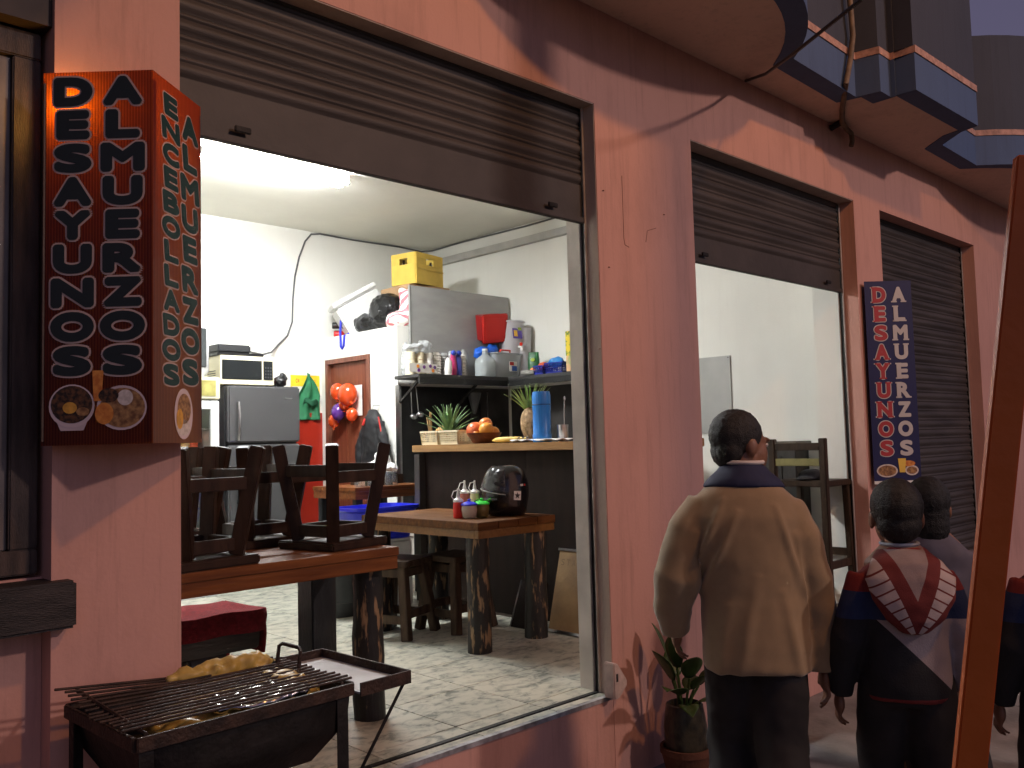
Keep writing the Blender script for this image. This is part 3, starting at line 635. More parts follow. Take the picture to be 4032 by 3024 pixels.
# bench with red blanket
bn=thing('log_bench','carved dark log bench behind the long table','bench',(-1.65,1.38,0))
BENCHW=M('dark_bench_wood',(.02,.014,.012),.35,col2=(.055,.032,.022),vs=4,stretch=(1,6,6),bump=.3,bs=12)
MB().prof([(-.17,.24),(-.185,.30),(-.175,.395),(.0,.405),(.175,.395),(.18,.30),(.16,.24)],-.62,.52).build('seat',BENCHW,bn,bevel=.008,smooth=True)
for x in (.30,-.40): MB().prof([(-.14,0),(-.10,.238),(.10,.238),(.14,0)],x-.09,x+.09).build('leg',BENCHW,bn,bevel=.006)
def bl(u,v):
    x=-2.25+u*1.13+.02*math.sin(v*9); s=v*.80-.28
    prof=[]
    if u>.93: pass
    y=1.38+(-.195 if s<-.19 else (.19 if s>.19 else s)); z=.418+.004*math.sin(u*25)+.003*math.sin(v*17)
    if s<-.19: z-=min(.09,(-.19-s)); 
    if s>.19: z-=(s-.19)
    return (x,y-.006 if s<-.19 else y,z)
bk=thing('red_blanket','red woven blanket draped over the dark log bench','blanket',(0,0,0))
MB().sheet(bl,40,26).build('cloth',M('red_wool',(.20,.010,.014),.95,var=.25,vs=60,bump=.6,bs=220),bk,smooth=True,solid=.012)
def bl2(u,v):
    y=1.38-.185+u*.37; z=.418-v*.20; return (-1.117+.012*math.sin(v*3)-.012*(1-min(1,v*6)),y,z)
MB().sheet(bl2,14,10).build('cloth_end',MATS['red_wool'],bk,smooth=True,solid=.012)

# ------------------------------------------------------------------ counter and kitchen shelf
ct=thing('bar_counter','long dark panelled bar counter with pale wooden top','counter',(1.15,1.8,0))
CW=M('counter_dark_panel',(.012,.008,.006),.6,spec=.15,col2=(.018,.011,.008),vs=3,stretch=(6,6,1),bump=.1)
def Cc(mb): mb.T=Matrix.Translation((-1.15,-1.8,0)); return mb
for k in range(4): Cc(MB()).b(.962,.98,.42+k*.54,.42+k*.54+.538,.02,1.115).build('front_panel',CW,ct)
Cc(MB()).b(.98,1.34,2.50,2.58,.02,1.115).build('end_panel',CW,ct)
Cc(MB()).b(.905,.961,2.56,2.62,.02,1.10).build('corner_post',M('counter_post',(.035,.03,.026),.6,var=.2),ct)
Cc(MB()).b(.90,1.42,.40,2.64,1.116,1.168).build('counter_top',wood('counter_top_wood',(.22,.12,.045),(.36,.21,.09),.4,scale=(12,1.2,12)),ct,bevel=.004)
Cc(MB()).b(1.40,1.418,.42,2.5,.02,1.115).build('back_panel',CW,ct)
sh=thing('kitchen_shelf','black L-shaped kitchen shelf along the store room and right wall','shelf',(2.3,3.4,1.7))
SHELFM=M('shelf_black',(.035,.034,.033),.5,var=.4,vs=6)
def S(mb): mb.T=Matrix.Translation((-2.3,-3.4,-1.7)); return mb
S(MB()).b(1.55,2.62,3.36,3.7145,1.755,1.785).build('board',SHELFM,sh,bevel=.003)
S(MB()).b(2.621,2.984,2.0,3.7145,1.755,1.784).build('board',SHELFM,sh,bevel=.003)
S(MB()).b(1.56,2.615,3.362,3.385,1.70,1.754).build('front_rail',M('shelf_rail',(.015,.015,.015),.4,var=.3),sh)
S(MB()).b(2.623,2.645,2.0,3.36,1.70,1.754).build('front_rail',MATS['shelf_rail'],sh)
for x in (1.6,2.3): S(MB()).bar((x,3.40,1.752),(x,3.70,1.55),.02).build('bracket',IRON,sh)
# back sideboard
sdb=table('small brown side table with upturned glasses at the back',.60,1.30,2.95,3.55,.86,TABLER,TABLER,th=.03,ap=.06,legs=((.66,3.01,1),(1.24,3.01,1),(.66,3.49,1),(1.24,3.49,1)),leg_r=.03)

# ------------------------------------------------------------------ appliances
fg=thing('refrigerator','tall grey two-door refrigerator carrying the microwave','refrigerator',(.60,4.62,0))
MB().b(-.35,.33,-.28,.33,.05,1.71).build('cabinet',M('fridge_side_dark',(.035,.035,.037),.45,var=.1),fg,bevel=.01)
MB().b(-.35,.33,-.20,.3,0,.049).build('plinth',BLACKP,fg)
d1=MB().b(-.35,.33,-.345,-.285,1.225,1.71).build('freezer_door',GREYSTEEL,fg,bevel=.014,seg=3); d2=MB().b(-.35,.33,-.345,-.285,.06,1.21).build('fridge_door',GREYSTEEL,fg,bevel=.014,seg=3)
MB().tube([(-.27,-.36,1.25),(-.272,-.385,1.32),(-.27,-.385,1.45),(-.265,-.36,1.57)],.012,8).build('handle',STEELM,d1,smooth=True)
MB().tube([(-.27,-.36,.72),(-.272,-.39,.80),(-.27,-.39,1.05),(-.265,-.36,1.17)],.014,8).build('handle',DARKP,d2,smooth=True)
MB().b(.18,.25,-.348,-.344,1.60,1.612).build('badge',STEELM,d1)
mwv=thing('microwave','cream microwave oven standing on the grey refrigerator','microwave',(.48,4.56,1.71))
MB().b(-.25,.25,-.19,.19,.012,.262).build('case',CREAMP,mwv,bevel=.006)
MB().b(-.238,.13,-.196,-.1905,.06,.225).build('door_glass',M('smoked_glass',(.015,.017,.018),.15,var=0),mwv,bevel=.002); MB().b(.145,.235,-.196,-.1905,.06,.225).build('control_panel',M('smoked_glass',(0,0,0)),mwv,bevel=.002)
for r in range(4):
    for c in range(3): MB().b(.158+c*.025,.172+c*.025,-.1985,-.1961,.075+r*.028,.09+r*.028).build('button',DARKP,mwv)
for x in (-.2,.2):
    for y in (-.15,.15): MB().lathe([(.012,0),(.012,.012)],(x,y,0),8).build('foot',BLACKP,mwv)
for z in (.03,.05,.07,.09,.11,.13): MB().b(-.2515,-.2495,-.1,.05,z,z+.006).build('vent_slot',DARKP,mwv)
dv=thing('set_top_box','black set-top box lying on a flat case on the microwave','electronics',(.42,4.55,1.973)); MB().b(-.20,.23,-.15,.15,0,.028).build('case',BLACKP,dv,bevel=.006)
dv2=thing('amplifier_box','thicker dark box on top of the set-top box with the wall cable','electronics',(.38,4.55,2.002)); MB().b(-.15,.16,-.13,.13,0,.07).build('case',M('charcoal_case',(.02,.021,.023),.5,var=.2),dv2,bevel=.012)
tv=thing('television','old grey tube television beside the microwave, half behind the red sign','television',(-.10,4.45,1.77))
MB().loft([(0,-.02,0,.16,.16),(0,0,.05,.20,.2),(0,0,.40,.20,.2),(0,0,.44,.18,.18)],24,p=6).build('case',M('tv_grey',(.42,.42,.42),.4,var=.05),tv,smooth=True)
MB().b(-.17,.15,-.206,-.196,.08,.40).build('screen',M('tv_screen',(.05,.055,.055),.12,var=0),tv,bevel=.01)
df=thing('display_fridge','white glass-door drinks fridge left of the grey refrigerator','display fridge',(-.25,4.45,0))
FW=M('display_fridge_white',(.72,.73,.72),.35,var=.05)
MB().b(-.37,.37,-.25,.33,.0,.42).build('base',FW,df,bevel=.006); MB().b(-.37,-.31,-.25,.33,.421,1.58).build('side_wall',FW,df); MB().b(.31,.37,-.25,.33,.421,1.58).build('side_wall',FW,df)
MB().b(-.31,.31,.29,.33,.421,1.58).build('inner_back',M('display_inner',(.75,.74,.70),.5,var=.04),df); hd=MB().b(-.37,.37,-.30,.33,1.582,1.765).build('header',M('header_cream',(.62,.60,.44),.4,var=.1),df,bevel=.008)
MB().b(-.33,.33,-.304,-.3005,1.61,1.735).build('header_print',M('header_print_olive',(.22,.20,.06),.4,col2=(.40,.36,.12),vs=12),hd)
for a in ((-.36,-.29,.43,1.57),(.29,.36,.43,1.57)): MB().b(a[0],a[1],-.30,-.255,a[2],a[3]).build('door_stile',FW,df,bevel=.005)
for a in ((-.289,.289,.43,.50),(-.289,.289,1.50,1.57)): MB().b(a[0],a[1],-.30,-.255,a[2],a[3]).build('door_rail',FW,df,bevel=.005)
MB().b(-.288,.288,-.28,-.274,.501,1.499).build('door_pane',GLASSM,df)
for z in (.70,.92,1.14,1.34): MB().b(-.305,.305,-.23,.28,z,z+.012).build('wire_shelf',STEELM,df)
for k,(x,z,c,nm) in enumerate(((.12,1.152,(.75,.40,.06),'orange carton'),(.22,1.152,(.8,.12,.05),'red pot'),(.0,1.152,(.7,.5,.1),'yellow carton'),(.15,.932,(.03,.04,.10),'navy pot'),(.05,.932,(.6,.6,.6),'foil-covered pot'),(.2,.712,(.5,.45,.35),'pale tray'))):
    o=thing('stored_food',nm+' on a shelf inside the display fridge','food',(-.25+x,4.35,z)); 
    if 'pot' in nm: MB().lathe([(.04,0),(.05,.10),(.045,.11)],(0,0,0),14).build('container',M('stored_'+nm.replace(' ','_'),c,.5,var=.1),o,smooth=True)
    else: MB().b(-.06,.06,-.05,.05,0,.11).build('container',M('stored_'+nm.replace(' ','_'),c,.5,var=.1),o,bevel=.004)
    
# wall cable
cbl=MB(); cbl.tube([(.54,4.5,2.03),(.80,4.7,2.03),(1.0,4.9,2.08),(1.113,4.985,2.16),(1.22,4.985,2.26),(1.276,4.985,2.40),(1.285,4.985,2.62),(1.31,4.985,2.85),(1.36,4.985,3.05),(1.43,4.985,3.22),(1.50,4.985,3.30),(1.6,4.985,3.318),(2.0,4.985,3.312),(2.6,4.985,3.318),(2.88,4.96,3.30),(2.985,4.9,3.312),(2.985,4.4,3.318),(2.985,3.4,3.306),(2.985,2.4,3.318),(2.985,1.0,3.312)],.009,7)
tag(cbl.build('wall_cable',M('grey_cable',(.10,.10,.10),.5,var=0),smooth=True),'grey cable looping up the white wall and along the ceiling edge','cable')
# poster and green apron
ps=thing('wall_calendar','yellow framed calendar poster on the white wall above red paint','poster',(1.41,4.985,1.41))
MB().b(-.16,.16,-.004,.004,0,.47).build('sheet',M('poster_paper',(.70,.68,.62),.6,var=.08),ps)
YEL=M('poster_yellow',(.85,.62,.03),.6,var=.1)
for a in ((-.16,.16,.36,.47),(-.16,.16,0,.03),(-.16,-.145,.031,.359),(.145,.16,.031,.359)): MB().b(a[0],a[1],-.0065,-.0045,a[2],a[3]).build('yellow_band',YEL,ps)
pt=MB(); 
for k,ch in enumerate('CE    ALEO'):
    if ch!=' ': put_letter(pt,ch,-.098+k*.0225,.415,.018,.040 if k==0 else .026,.02,.0078)
pt.build('lettering',M('poster_red_ink',(.55,.05,.03),.6,var=0),ps,fix=False)
apn=MB()
def af(u,v):
    a=(u-.5); top=.012+.11*min(1,v*2.2)**.8; return (1.43+a*2*top+.006*math.sin(v*8), 4.955-.016*math.cos(u*11+v*3)-.01*math.sin(v*6), 1.86-.42*v+.03*abs(a)*(1-v))
apn.sheet(af,24,24); ap=thing('green_bag','crumpled green cloth bag hanging over the yellow calendar','bag',(0,0,0))
apn.build('cloth',M('green_cloth',(.022,.17,.07),.75,var=.2,vs=9,bump=.2),ap,smooth=True,solid=.004)
def af2(u,v): return (1.35+.17*u,4.922+.012*math.sin(u*7)+.01*v,1.66-.05*v-.09*abs(u-.45)+.02*math.sin(u*9))
MB().sheet(af2,14,5).build('folded_flap',M('green_cloth_dark',(.014,.11,.05),.75,var=.2,vs=9),ap,smooth=True,solid=.004)
MB().tube([(1.43,4.95,1.855),(1.435,4.94,1.885),(1.43,4.965,1.90),(1.425,4.95,1.87)],.008,6).build('neck_loop',MATS['green_cloth'],ap,smooth=True)
# balloons + paper on the door
pp=tag(MB().b(1.604,1.609,4.30,4.46,1.46,1.75).build('door_notice',WHITEP),'white sheet of paper stuck on the brown door','paper')
BALO=M('orange_balloon',(.85,.10,.02),.12,var=.1,trans=.35,coat=.6); BALP=M('purple_balloon',(.10,.03,.22),.15,var=.1,coat=.6)
for k,(y,z,r,m_,n) in enumerate(((4.40,1.66,.10,BALO,'largest orange balloon at the top of the bunch on the door'),(4.60,1.70,.075,BALO,'orange balloon at the upper left of the bunch'),(4.37,1.47,.06,BALO,'small orange balloon at the lower right of the bunch'),(4.57,1.50,.075,BALP,'purple balloon in the middle of the bunch'),(4.66,1.42,.06,BALO,'orange balloon low on the left of the bunch'),(4.47,1.58,.06,BALO,'orange balloon in the heart of the bunch'))):
    o=thing('balloon',n,'balloon',(1.604-r*.9-.006*k,y,z),group='balloons on the door'); MB().ell((0,0,0),(r*.9,r,r*1.12),20,12).build('skin',m_,o,smooth=True); MB().lathe([(.012,-r*1.12-.014),(.003,-r*1.12)],(0,0,0),8).build('knot',m_,o)
# jacket on a hook
jk=thing('hanging_jacket','black jacket with red trim hanging beside the brown door','jacket',(1.53,4.01,.98))
mb=MB(); mb.loft([(.0,-.02,0,.07,.20),(.0,-.02,.15,.07,.19),(0,0,.32,.075,.15),(0,.01,.44,.065,.10),(.01,.02,.52,.035,.045)],20); mb.tube([(0,.10,.40),(-.02,.19,.2),(-.01,.23,.0)],[.045,.05,.042],10); mb.tube([(0,-.10,.40),(-.02,-.19,.2),(-.01,-.22,.02)],[.045,.05,.042],10)
organic(mb,'cloth',M('black_jacket_cloth',(.012,.012,.014),.7,var=.3,vs=8),jk,.012,4,folds=.03,fscale=.09)
MB().tube([(-.03,-.115,.45),(-.045,-.19,.25),(-.04,-.245,.03)],.007,6).build('red_trim',M('red_trim',(.5,.02,.015),.6,var=0),jk,smooth=True); MB().tube([(-.06,.05,.44),(-.08,.06,.38)],.012,8).build('red_lining',MATS['red_trim'],jk,smooth=True)
MB().tube([(.068,0,.56),(.0,0,.56),(-.01,0,.53)],.006,6).build('hook',STEELM,jk,smooth=True)
# trash bin, tub
tb=thing('trash_bin','dark grey round bin on the tiles behind the black table leg','bin',(.30,2.72,0)); MB().lathe([(.145,0),(.15,.02),(.185,.50),(.195,.51),(.195,.53),(.178,.53),(.165,.1),(.0,.05)],(0,0,0),28).build('body',DARKP,tb,smooth=True)
bt=thing('blue_tub','bright blue plastic tub behind the log-legged table','tub',(.62,2.72,.50))
BLUEP=M('blue_plastic',(.02,.03,.55),.3,var=.08,coat=.2)
MB().loft([(0,0,0,.23,.15),(0,0,.20,.275,.185),(0,0,.215,.295,.205),(0,0,.235,.295,.205),(0,0,.235,.27,.18),(0,0,.02,.22,.14)],32,p=5).build('body',BLUEP,bt,smooth=True)
bs=thing('low_box','pale plastic box under the bright blue tub','box',(.66,2.74,0)); MB().b(-.2,.2,-.14,.14,0,.48).build('body',M('pale_box',(.55,.56,.55),.5,var=.15),bs,bevel=.01); MB().b(-.21,.21,-.15,.15,.481,.498).build('lid',WHITEP,bs,bevel=.004)
# glasses, bag on side table
for k,(x,y) in enumerate(((.72,3.05),(.80,3.02),(.88,3.06),(.96,3.02),(1.04,3.06),(.76,3.14),(.90,3.15),(1.02,3.16))):
    g=thing('drinking_glass','upturned drinking glass on the back side table','glass',(x,y,.862),group='glasses on the back side table'); MB().lathe([(.033,.0),(.027,.105),(.0,.108)],(0,0,0),16).build('bowl',M('thin_glass',(.85,.88,.88),.05,trans=.92,var=0),g,smooth=True)
for k,(x,y) in enumerate(((.84,3.09),(.98,3.10))):
    g=thing('glass_jar',('left','right')[k]+' squat jar with dark contents among the upturned glasses','jar',(x,y,.862)); MB().lathe([(.045,0),(.05,.02),(.05,.07),(.035,.09)],(0,0,0),16).build('bowl',M('jar_dark',(.05,.06,.05),.15,var=.3),g,smooth=True)
bg_=thing('white_bag','crumpled white plastic bag lying on the back side table','bag',(1.05,3.3,.862)); mb=MB(); mb.ell((0,0,.12),(.20,.12,.06)); mb.ell((.05,0,.20),(.07,.06,.07)); organic(mb,'film',M('white_film',(.82,.80,.78),.35,var=.08,vs=14),bg_,.012,2,folds=.05,fscale=.05)
MB().b(-.19,.19,-.1,.1,0,.075).build('tray_under',DARKW,bg_)
for sp in range(1):
    sk=thing('napkin_box','red and white milk carton on the refrigerator beside the microwave','carton',(.80,4.55,1.71)); MB().b(-.05,.05,-.04,.04,.06,.20).build('body',WHITEP,sk,bevel=.004); MB().b(-.051,.0,-.041,.041,.08,.18).build('red_print',M('red_trim',(0,0,0)),sk); MB().b(-.05,.05,-.04,.04,0,.059).build('tin_below',DARKP,sk)
kb=thing('dark_bundle','crumpled dark bag beside the milk carton on the refrigerator','bag',(.86,4.50,1.71)); mb=MB(); mb.ell((0,0,.06),(.06,.06,.055)); mb.ell((.03,0,.10),(.04,.03,.04)); organic(mb,'film',BLACKP,kb,.01,1,folds=.04,fscale=.04)
# whiteboard leaning on the counter, small framed board
wb=thing('sandwich_board','stained wooden menu board leaning on the dark counter front','board',(.80,1.00,0),rot=(0,rad(15),0))
OLDB=M('stained_board',(.30,.19,.08),.7,col2=(.11,.065,.03),vs=4,bump=.2,lo=.35,hi=.75)
MB().b(-.008,.008,-.42,.17,.02,.50).build('panel',OLDB,wb); MB().b(-.014,.012,-.43,.18,.501,.515).build('top_trim',STEELM,wb); MB().b(-.014,.012,-.43,.18,.004,.0195).build('bottom_trim',STEELM,wb)
pt=MB()
for r,wd in enumerate(('STA CFN',)):
    for k,ch in enumerate(wd):
        if ch!=' ': V,F=glyph(ch,.0); pt.add([(-.0092,.13-k*.046-x*.03,.43-r*.085+z*.04) for x,z in V],F)
pt.build('faint_chalk_writing',M('faint_ink',(.12,.075,.035),.8,var=0),wb,fix=False)
tri=thing('easel_board','small triangular-looking framed board leaning beside the far table log','board',(.76,1.34,0),rot=(0,rad(22),0)); MB().b(-.008,.008,-.10,.12,.0,.30).build('panel',CW,tri); MB().b(-.010,.010,.1205,.13,0,.30).build('edge_trim',STEELM,tri)
# ================================================================== THINGS ON TABLE, COUNTER, SHELF
HELM=M('helmet_black',(.008,.008,.009),.24,var=.2,coat=.4)
HS=1.12
hm=thing('motorcycle_helmet','black open-visor motorcycle helmet with a white star sticker on the honey-brown table','helmet',(.545,1.27,.732),rz=rad(-40))
# local: visor faces -x, right side of helmet towards -y
mb=MB(); mb.loft([(.012,0,.0,.098,.084),(.01,0,.015,.112,.096),(.004,0,.05,.126,.107)]+[(.004+.03*q,0,.10+.16*math.sin(q*PI/2),.133*math.cos(q*PI/2)**.85+.002,.114*math.cos(q*PI/2)**.85+.002) for q in [i/9 for i in range(10)]],36)
hb=mb.build('shell',HELM,hm,smooth=60)
def vis(u,v):
    a=rad(-88)+rad(176)*u; zz=.135+.115*v; rr=.1365*math.sqrt(max(.05,1-((zz-.10)/.172)**2*.95))
    return (-rr*math.cos(a)*1.02+.004,rr*.90*math.sin(a),zz-.03*abs(u-.5)*2*(1-v)+.006)
MB().sheet(vis,32,8).build('visor',M('smoky_visor',(.05,.052,.055),.10,var=.1,alpha=.55,coat=.6),hm,smooth=True,solid=.003)
MB().tube([vis(u/24,0) for u in range(25)],.003,6).build('visor_rim',M('visor_rim',(.22,.22,.20),.3,var=0),hm,smooth=True)
MB().tube([(-.125+.02*abs(t)*0,.0+.105*math.sin(t),.075+.0*t) if 0 else (-.128*math.cos(t),.110*math.sin(t),.085) for t in [rad(-70+10*k) for k in range(15)]],.012,8).build('chin_bar',HELM,hm,smooth=True)
for sy in (-1,1): MB().box((-.03,sy*.112,.165),(.065,.012,.016),rot=(0,rad(12),0)).build('vent',BLACKP,hm,bevel=.004)
MB().box((.066,-.1055,.105),(.042,.002,.046),rot=(0,rad(4),rad(20))).build('sticker',WHITEP,hm)
st=MB(); pts=[]
for k in range(10): a=PI/2+k*PI/5; r=.019 if k%2==0 else .008; pts.append((r*math.cos(a),-.002,r*math.sin(a)))
st.T=Matrix.Translation((.0657,-.1065,.105))@Euler((0,rad(4),rad(20))).to_matrix().to_4x4(); st.add(pts,[tuple(range(10))]); st.build('star_print',BLACKP,hm,fix=False)
MB().box((.092,-.094,.158),(.018,.002,.010),rot=(0,0,rad(33))).build('white_print',WHITEP,hm); MB().box((.109,-.0815,.158),(.010,.002,.010),rot=(0,0,rad(40))).build('red_print',M('red_trim',(0,0,0)),hm)

hm.scale=(1.08,1.08,1.16)
def squeeze(label,loc,h,c):
    o=thing('squeeze_bottle',label,'bottle',loc); MB().lathe([(.027,0),(.031,.01),(.031,h-.03),(.027,h)],(0,0,0),18).build('bottle',M('sauce_'+label.split()[0],c,.35,var=.05),o,smooth=True)
    MB().lathe([(.030,h),(.030,h+.012),(.012,h+.026),(.006,h+.06),(.006,h+.078),(.0,h+.08)],(0,0,0),16).build('nozzle_cap',WHITEP,o,smooth=True)
    MB().tube([(-.002,0,h+.07),(-.035,0,h+.065),(-.05,0,h+.035),(-.03,0,h+.01)],.003,6).build('cap_strap',WHITEP,o,smooth=True)
squeeze('red ketchup squeeze bottle in front of the other sauces',(.25,1.36,.732),.095,(.55,.02,.015)); squeeze('pinkish sauce squeeze bottle behind the blue-lidded pot',(.39,1.46,.732),.135,(.50,.17,.12)); squeeze('pale yellow mayonnaise squeeze bottle beside the helmet',(.42,1.40,.732),.135,(.72,.68,.36))
def pot(label,loc,cl,cb):
    o=thing('sauce_pot',label,'pot',loc); MB().lathe([(.03,0),(.042,.012),(.047,.05),(.045,.075)],(0,0,0),20).build('bowl',M('pot_'+label.split()[0],cb,.25,var=.15),o,smooth=True)
    MB().lathe([(.050,.076),(.050,.084),(.03,.095),(.008,.10),(.011,.11),(.0,.116)],(0,0,0),20).build('lid',M('lid_'+label.split()[0],cl,.3,var=.03,coat=.3),o,smooth=True)
    MB().bar((.01,-.02,.09),(.04,-.04,.11),.007).build('spoon',M('green_spoon',(.05,.45,.04),.4,var=0),o)
pot('blue lidded sauce pot on the honey-brown table',(.28,1.295,.732),(.03,.04,.65),(.55,.47,.38)); pot('green lidded sauce pot next to the helmet',(.36,1.275,.732),(.04,.62,.06),(.16,.12,.04))

# counter top (z = 1.168)
ZC=1.169
BASK=M('cream_basket',(.74,.66,.46),.45,var=.05)
def basket(label,x,y,w,l,h,mat,z=ZC,n=16,nz=6):
    o=thing('plastic_basket',label,'basket',(x,y,z)); t=.9
    mb=MB(); mb.b(-w/2*t,w/2*t,-l/2*t,l/2*t,0,.004); mb.build('base',mat,o)
    def P(a,b,q): return Vector((a*(t+(1-t)*q),b*(t+(1-t)*q),.004+(h-.004)*q))
    for (ax,ay,bx,by) in ((-w/2,-l/2,-w/2,l/2),(w/2,-l/2,w/2,l/2),(-w/2,-l/2,w/2,-l/2),(-w/2,l/2,w/2,l/2)):
        mb=MB(); m=max(4,int(n*math.hypot(bx-ax,by-ay)/.24))
        for k in range(m+1):
            q=k/m; x_=ax+(bx-ax)*q; y_=ay+(by-ay)*q; wd=.012 if k in (0,m) else .004
            mb.bar(P(x_,y_,0),P(x_,y_,1),wd,.003)
        for k in range(1,nz): q=k/nz; mb.bar(P(ax,ay,q),P(bx,by,q),.003,.005)
        mb.bar(P(ax,ay,.04),P(bx,by,.04),.003,.016); mb.bar(P(ax,ay,1),P(bx,by,1),.012,.012)
        mb.build('lattice_side',mat,o)
    return o
basket('cream lattice basket at the left end of the bar counter',1.04,2.47,.22,.20,.095,BASK); basket('cream lattice basket in the middle of the bar counter',1.04,2.25,.22,.215,.095,BASK)
# pineapple crown
LEAF=M('pineapple_leaf',(.07,.14,.06),.5,col2=(.16,.27,.10),vs=8); LEAF2=M('pineapple_leaf_pale',(.16,.30,.05),.5,col2=(.36,.46,.16),vs=8)
def blade(mb,base,d,L,wd,bend=.35,n=6):
    d=Vector(d).normalized(); side=d.cross(Vector((0,0,1)));  side=side.normalized() if side.length>.01 else Vector((1,0,0)); P=[];F=[]
    for i in range(n+1):
        q=i/n; p=Vector(base)+d*L*q+Vector((d.x,d.y,0))*bend*L*q*q-Vector((0,0,1))*bend*.55*L*q**2.4; ww=wd*(1-q**1.5)*.5+.0006; up=d.cross(side)
        P+=[p-side*ww,p+up*ww*.35*(-1),p+side*ww]
    for i in range(n): F+=[(3*i,3*i+1,3*i+4,3*i+3),(3*i+1,3*i+2,3*i+5,3*i+4)]
    mb.add(P,F)
FRUITO=M('pineapple_skin',(.45,.20,.05),.6,col2=(.62,.36,.14),vs=40,bump=.6,bs=45)
pa=thing('pineapple','pineapple with dusty green crown lying in the left counter basket','pineapple',(1.07,2.42,ZC+.006))
MB().ell((0,.05,.075),(.055,.075,.06)).build('fruit',FRUITO,pa,smooth=True); cr=MB()
for k in range(30): 
    a=k*2.4; e=rad(34+50*(k/30)); blade(cr,(-.01+.01*math.cos(a),-.03+.01*math.sin(a),.06+.05*k/30),(math.cos(a)*math.cos(e),math.sin(a)*math.cos(e),math.sin(e)),.25-.07*abs(.5-k/30),.032,.22)
cr.build('crown',LEAF,pa,smooth=True,solid=.0015)
pb=thing('pineapple','dried brown pineapple with bright green leaves leaning on the counter','pineapple',(1.18,1.60,ZC),rot=(rad(-14),rad(0),0))
MB().ell((0,0,.12),(.088,.088,.135),20,14).build('fruit',M('dry_pineapple_husk',(.16,.095,.04),.8,col2=(.34,.22,.11),vs=30,bump=.9,bs=40),pb,smooth=True); cr=MB()
for k in range(26):
    a=k*2.4; e=rad(50+34*(k/26)); blade(cr,(.02*math.cos(a),.02*math.sin(a),.22),(math.cos(a)*math.cos(e),math.sin(a)*math.cos(e)-.15,math.sin(e)),.21,.022,.2)
cr.build('crown',LEAF2,pb,smooth=True,solid=.0015)
# bowl + fruit
bw=thing('wooden_bowl','brown wooden fruit bowl on the counter','bowl',(1.03,1.97,ZC)); MB().lathe([(.07,0),(.085,.006),(.125,.075),(.118,.075),(.08,.014),(0,.012)],(0,0,0),28).build('body',wood('bowl_wood',(.10,.03,.012),(.19,.06,.025),.4),bw,smooth=True)
ORG=M('mango_orange',(.62,.20,.03),.35,col2=(.75,.34,.05),vs=9); MNG=M('mango_red',(.55,.09,.04),.3,col2=(.66,.26,.05),vs=7)
for k,(x,y,z,r,m_,lb) in enumerate(((1.0,2.03,.09,.066,MNG,'large red mango at the left of the fruit bowl'),(1.04,1.965,.135,.049,MNG,'red-orange fruit on top of the fruit bowl'),(1.0,1.915,.096,.053,ORG,'orange at the right of the fruit bowl'),(.97,1.99,.066,.028,ORG,'small orange fruit at the front of the fruit bowl'),(1.09,1.94,.075,.045,ORG,'orange at the back of the fruit bowl'))):
    o=thing('fruit',lb,'fruit',(x,y,ZC+z)); MB().ell((0,0,0),(r,r,r*.97),20,12).build('skin',m_,o,smooth=True); MB().lathe([(.004,r*.95),(.003,r*1.03)],(0,0,0),6).build('stem',DARKW,o)
BAN=M('spotted_plantain',(.55,.34,.06),.5,col2=(.70,.50,.12),vs=16)
for k in range(3):
    o=thing('plantain',('yellow plantain lying nearest on the counter edge','yellow plantain in the middle of the bunch on the counter','yellow plantain at the back of the bunch on the counter')[k],'plantain',(.97+.04*k,1.70,ZC)); MB().tube([(0,.12,.018),(-.01,.07,.021),(-.012,0,.022),(-.008,-.07,.024),(0,-.10,.026),(.004,-.125,.03)],[.006,.017,.020,.018,.010,.006],10).build('skin',BAN,o,smooth=True)
    MB().tube([(.004,-.125,.03),(.006,-.14,.034)],.005,6).build('stem',BENCHW,o)
fl_=thing('thermos_flask','tall bright blue thermos flask on the counter','thermos',(1.05,1.42,ZC)); BL=M('thermos_blue',(.010,.13,.42),.35,col2=(.015,.17,.52),vs=5,stretch=(20,20,.3))
MB().lathe([(.062,0),(.064,.01),(.064,.05),(.060,.055),(.060,.20),(.062,.22),(.062,.31),(.056,.335),(.0,.338)],(0,0,0),28).build('body',BL,fl_,smooth=True); MB().lathe([(.0645,.245),(.0645,.252)],(0,0,0),28,cap=False).build('cup_seam',M('thermos_seam',(.005,.04,.15),.4),fl_,smooth=True,solid=.001)
sc_=thing('steel_cup','tall stainless steel cup beside the blue thermos','cup',(1.10,1.28,ZC)); MB().lathe([(.032,0),(.034,.004),(.038,.11),(.035,.11),(.03,.006),(0,.005)],(0,0,0),24).build('body',STEELM,sc_,smooth=True)
sp_=thing('long_spoon','thin steel spoon standing upright in the steel cup','spoon',(1.10,1.27,ZC+.01)); MB().tube([(0,0,0),(.0,-.012,.26)],.003,6).build('shaft',STEELM,sp_); MB().ell((0,-.014,.272),(.009,.003,.016)).build('bowl_end',STEELM,sp_,smooth=True)
for k in range(2):
    o=thing('paper_sheets',('loose stack of crumpled papers at the right end of the counter','white folded sheet between plantains and thermos')[k],'paper',((.99,1.26,ZC),(1.0,1.54,ZC))[k]); MB().sheet(lambda u,v:((u-.5)*.16,(v-.5)*(.22,.12)[k],.010+.010*math.sin(u*5+v*4)**2),12,12).build('sheet',M('paper_white',(.72,.70,.66),.7,var=.1),o,smooth=True,solid=.003)
ts=thing('wooden_spatulas','bundle of wooden spatulas standing at the left counter end','utensils',(1.06,2.60,ZC)); MB().lathe([(.035,0),(.04,.09),(.036,.09),(.03,.005),(0,.005)],(0,0,0),16).build('jar',DARKP,ts,smooth=True)
